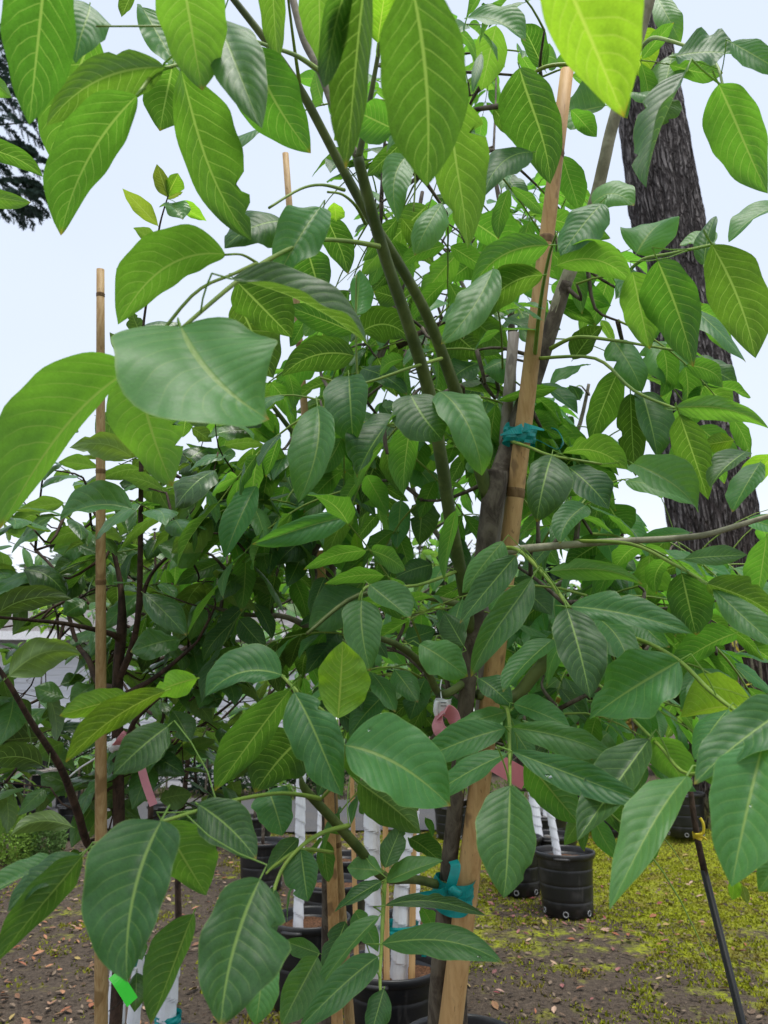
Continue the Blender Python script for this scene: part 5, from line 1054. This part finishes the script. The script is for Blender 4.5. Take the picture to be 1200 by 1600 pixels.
for k, dx in enumerate((-1.6, -1.3, -1.0, -.72, -.45, -.18, .1)): tuft_pot(bx + dx, by + .4, .632, .10, .24, 'small black pot of straw coloured grass on the bench' if k % 3 == 0 else 'small black pot of green grass on the bench', 'straw' if k % 3 == 0 else 'far_b', .28)
for k, dx in enumerate((-1.3, -.45, .35, .85)): x = bx + dx; y = by + .95; tuft_pot(x, y, .02, .2, .42, 'black pot on the ground behind the bench' if dx < .2 else 'black pot on the ground right of the bench', 'far_a', .3)
M['box'] = plain('boxwood', (.08, .16, .035), .7, .3, .5, 12, .1, .15); M['box2'] = plain('boxwood_light', (.17, .30, .04), .7, .3, .5, 12, .1, .2)
for (px, py, rad, lb, mt) in [(62, 1346, .24, 'round dark boxwood on the ground at left', 'box'), (8, 1352, .27, 'lighter boxwood at the left picture edge', 'box2'), (-60, 1340, .3, 'boxwood beyond the left picture edge', 'box')]:
    q = G(px, py); t = thing('boxwood', lb, 'shrub', (q.x, q.y, gz(q.x, q.y)), 'boxwood shrubs'); mb = MB(); g = random.Random(px)
    for _ in range(3600):
        while True:
            v = Vector((g.uniform(-1, 1), g.uniform(-1, 1), g.uniform(-.8, 1)))
            if .45 < v.length < 1.0 + .12 * noise.noise(v * 3): break
        p_ = Vector((q.x, q.y, rad * .85)) + v * rad; a_ = (v.normalized() + Vector((g.uniform(-1, 1), g.uniform(-1, 1), g.uniform(-.3, 1.2)))).normalized() * .017; b_ = a_.orthogonal().normalized() * .008
        mb.add([p_ - a_, p_ + b_, p_ + a_, p_ - b_], [(0, 1, 2, 3)])
    tag(mb.build('foliage', M[mt], t, False), kind='stuff'); mb = MB(); mb.tube([(q.x, q.y, -.02), (q.x, q.y, rad)], [.02, .012], 6); mb.build('stem', M['bark'], t)

for i, (x_, r_, h_) in enumerate([(-11.4, .8, 1.3), (-10.0, .7, 1.1), (-8.7, .85, 1.4), (-7.3, .7, 1.2), (-6.0, .75, 1.3), (-4.6, .7, 1.15), (-3.3, .8, 1.35), (-2.2, .75, 1.2), (-1.2, .7, 1.3)]):
    y_ = 13.6 + .25 * math.sin(i * 2.3); t = thing('shrub', 'dark evergreen shrub in the row along the foot of the pale house', 'shrub', (x_, y_, 0), 'shrubs along the house'); mb = MB(); crown_blob(mb, Vector((x_, y_, h_ * .52)), r_, h_ * .5, 1500, .06, random.Random(i)); tag(mb.build('foliage', M['far_a' if i % 3 else 'far_c'], t, False), kind='stuff')
    mb = MB(); mb.tube([(x_, y_, -.05), (x_, y_, h_ * .6)], [.04, .02], 6); mb.build('stem', M['bark'], t)
# ------------------------------------------------------------------ nursery rows between the front trees and the house
ROW = [(60, 8.3, 2.6), (135, 8.6, 2.8), (330, 8.0, 2.6), (405, 7.6, 2.5), (270, 8.5, 2.9), (700, 8.6, 2.9), (790, 8.4, 2.8), (1260, 9.0, 1.6), (940, 8.5, 2.6), (420, 6.2, 2.6)]
for i, (px, d_, h) in enumerate(ROW):
    lb = ['light leaved nursery sapling behind the persimmon, at the left picture edge', 'nursery sapling behind the bamboo pole at left', 'nursery sapling between persimmon and second walnut', 'nursery sapling behind the second walnut, left of its trunk', 'nursery sapling behind the persimmon trunk, right of it',
          'nursery sapling behind the pale stake', 'taller nursery sapling right of the pale stake, far back', 'nursery sapling below the long limb at the right edge', 'nursery sapling far back between the two far pots at right', 'far nursery sapling behind the second walnut'][i]
    b_ = P(px, 1120, d_); x, y = b_.x, b_.y; pot(x, y, .2, .38, lb.replace('sapling', 'pot').replace('light leaved ', '').replace('taller ', '') if False else 'black pot under the ' + lb)
    sapling(0, 0, lb, h, 'bright' if i in (0, 7) else 'back', 170, (.45, h), .13, .015, group='nursery rows', base=Vector((x, y, gz(x, y) + .32)), spread=.6, style='compound' if i % 2 else 'alt')
for tree, key, mb in OVER.values():
    mt = LIB[key][0].materials[0]; o = link('foliage', mesh(mb.v, mb.f, mb.uv, True, 'foliage'), mt, tree); tag(o, kind='stuff')
bpy.context.view_layer.update()
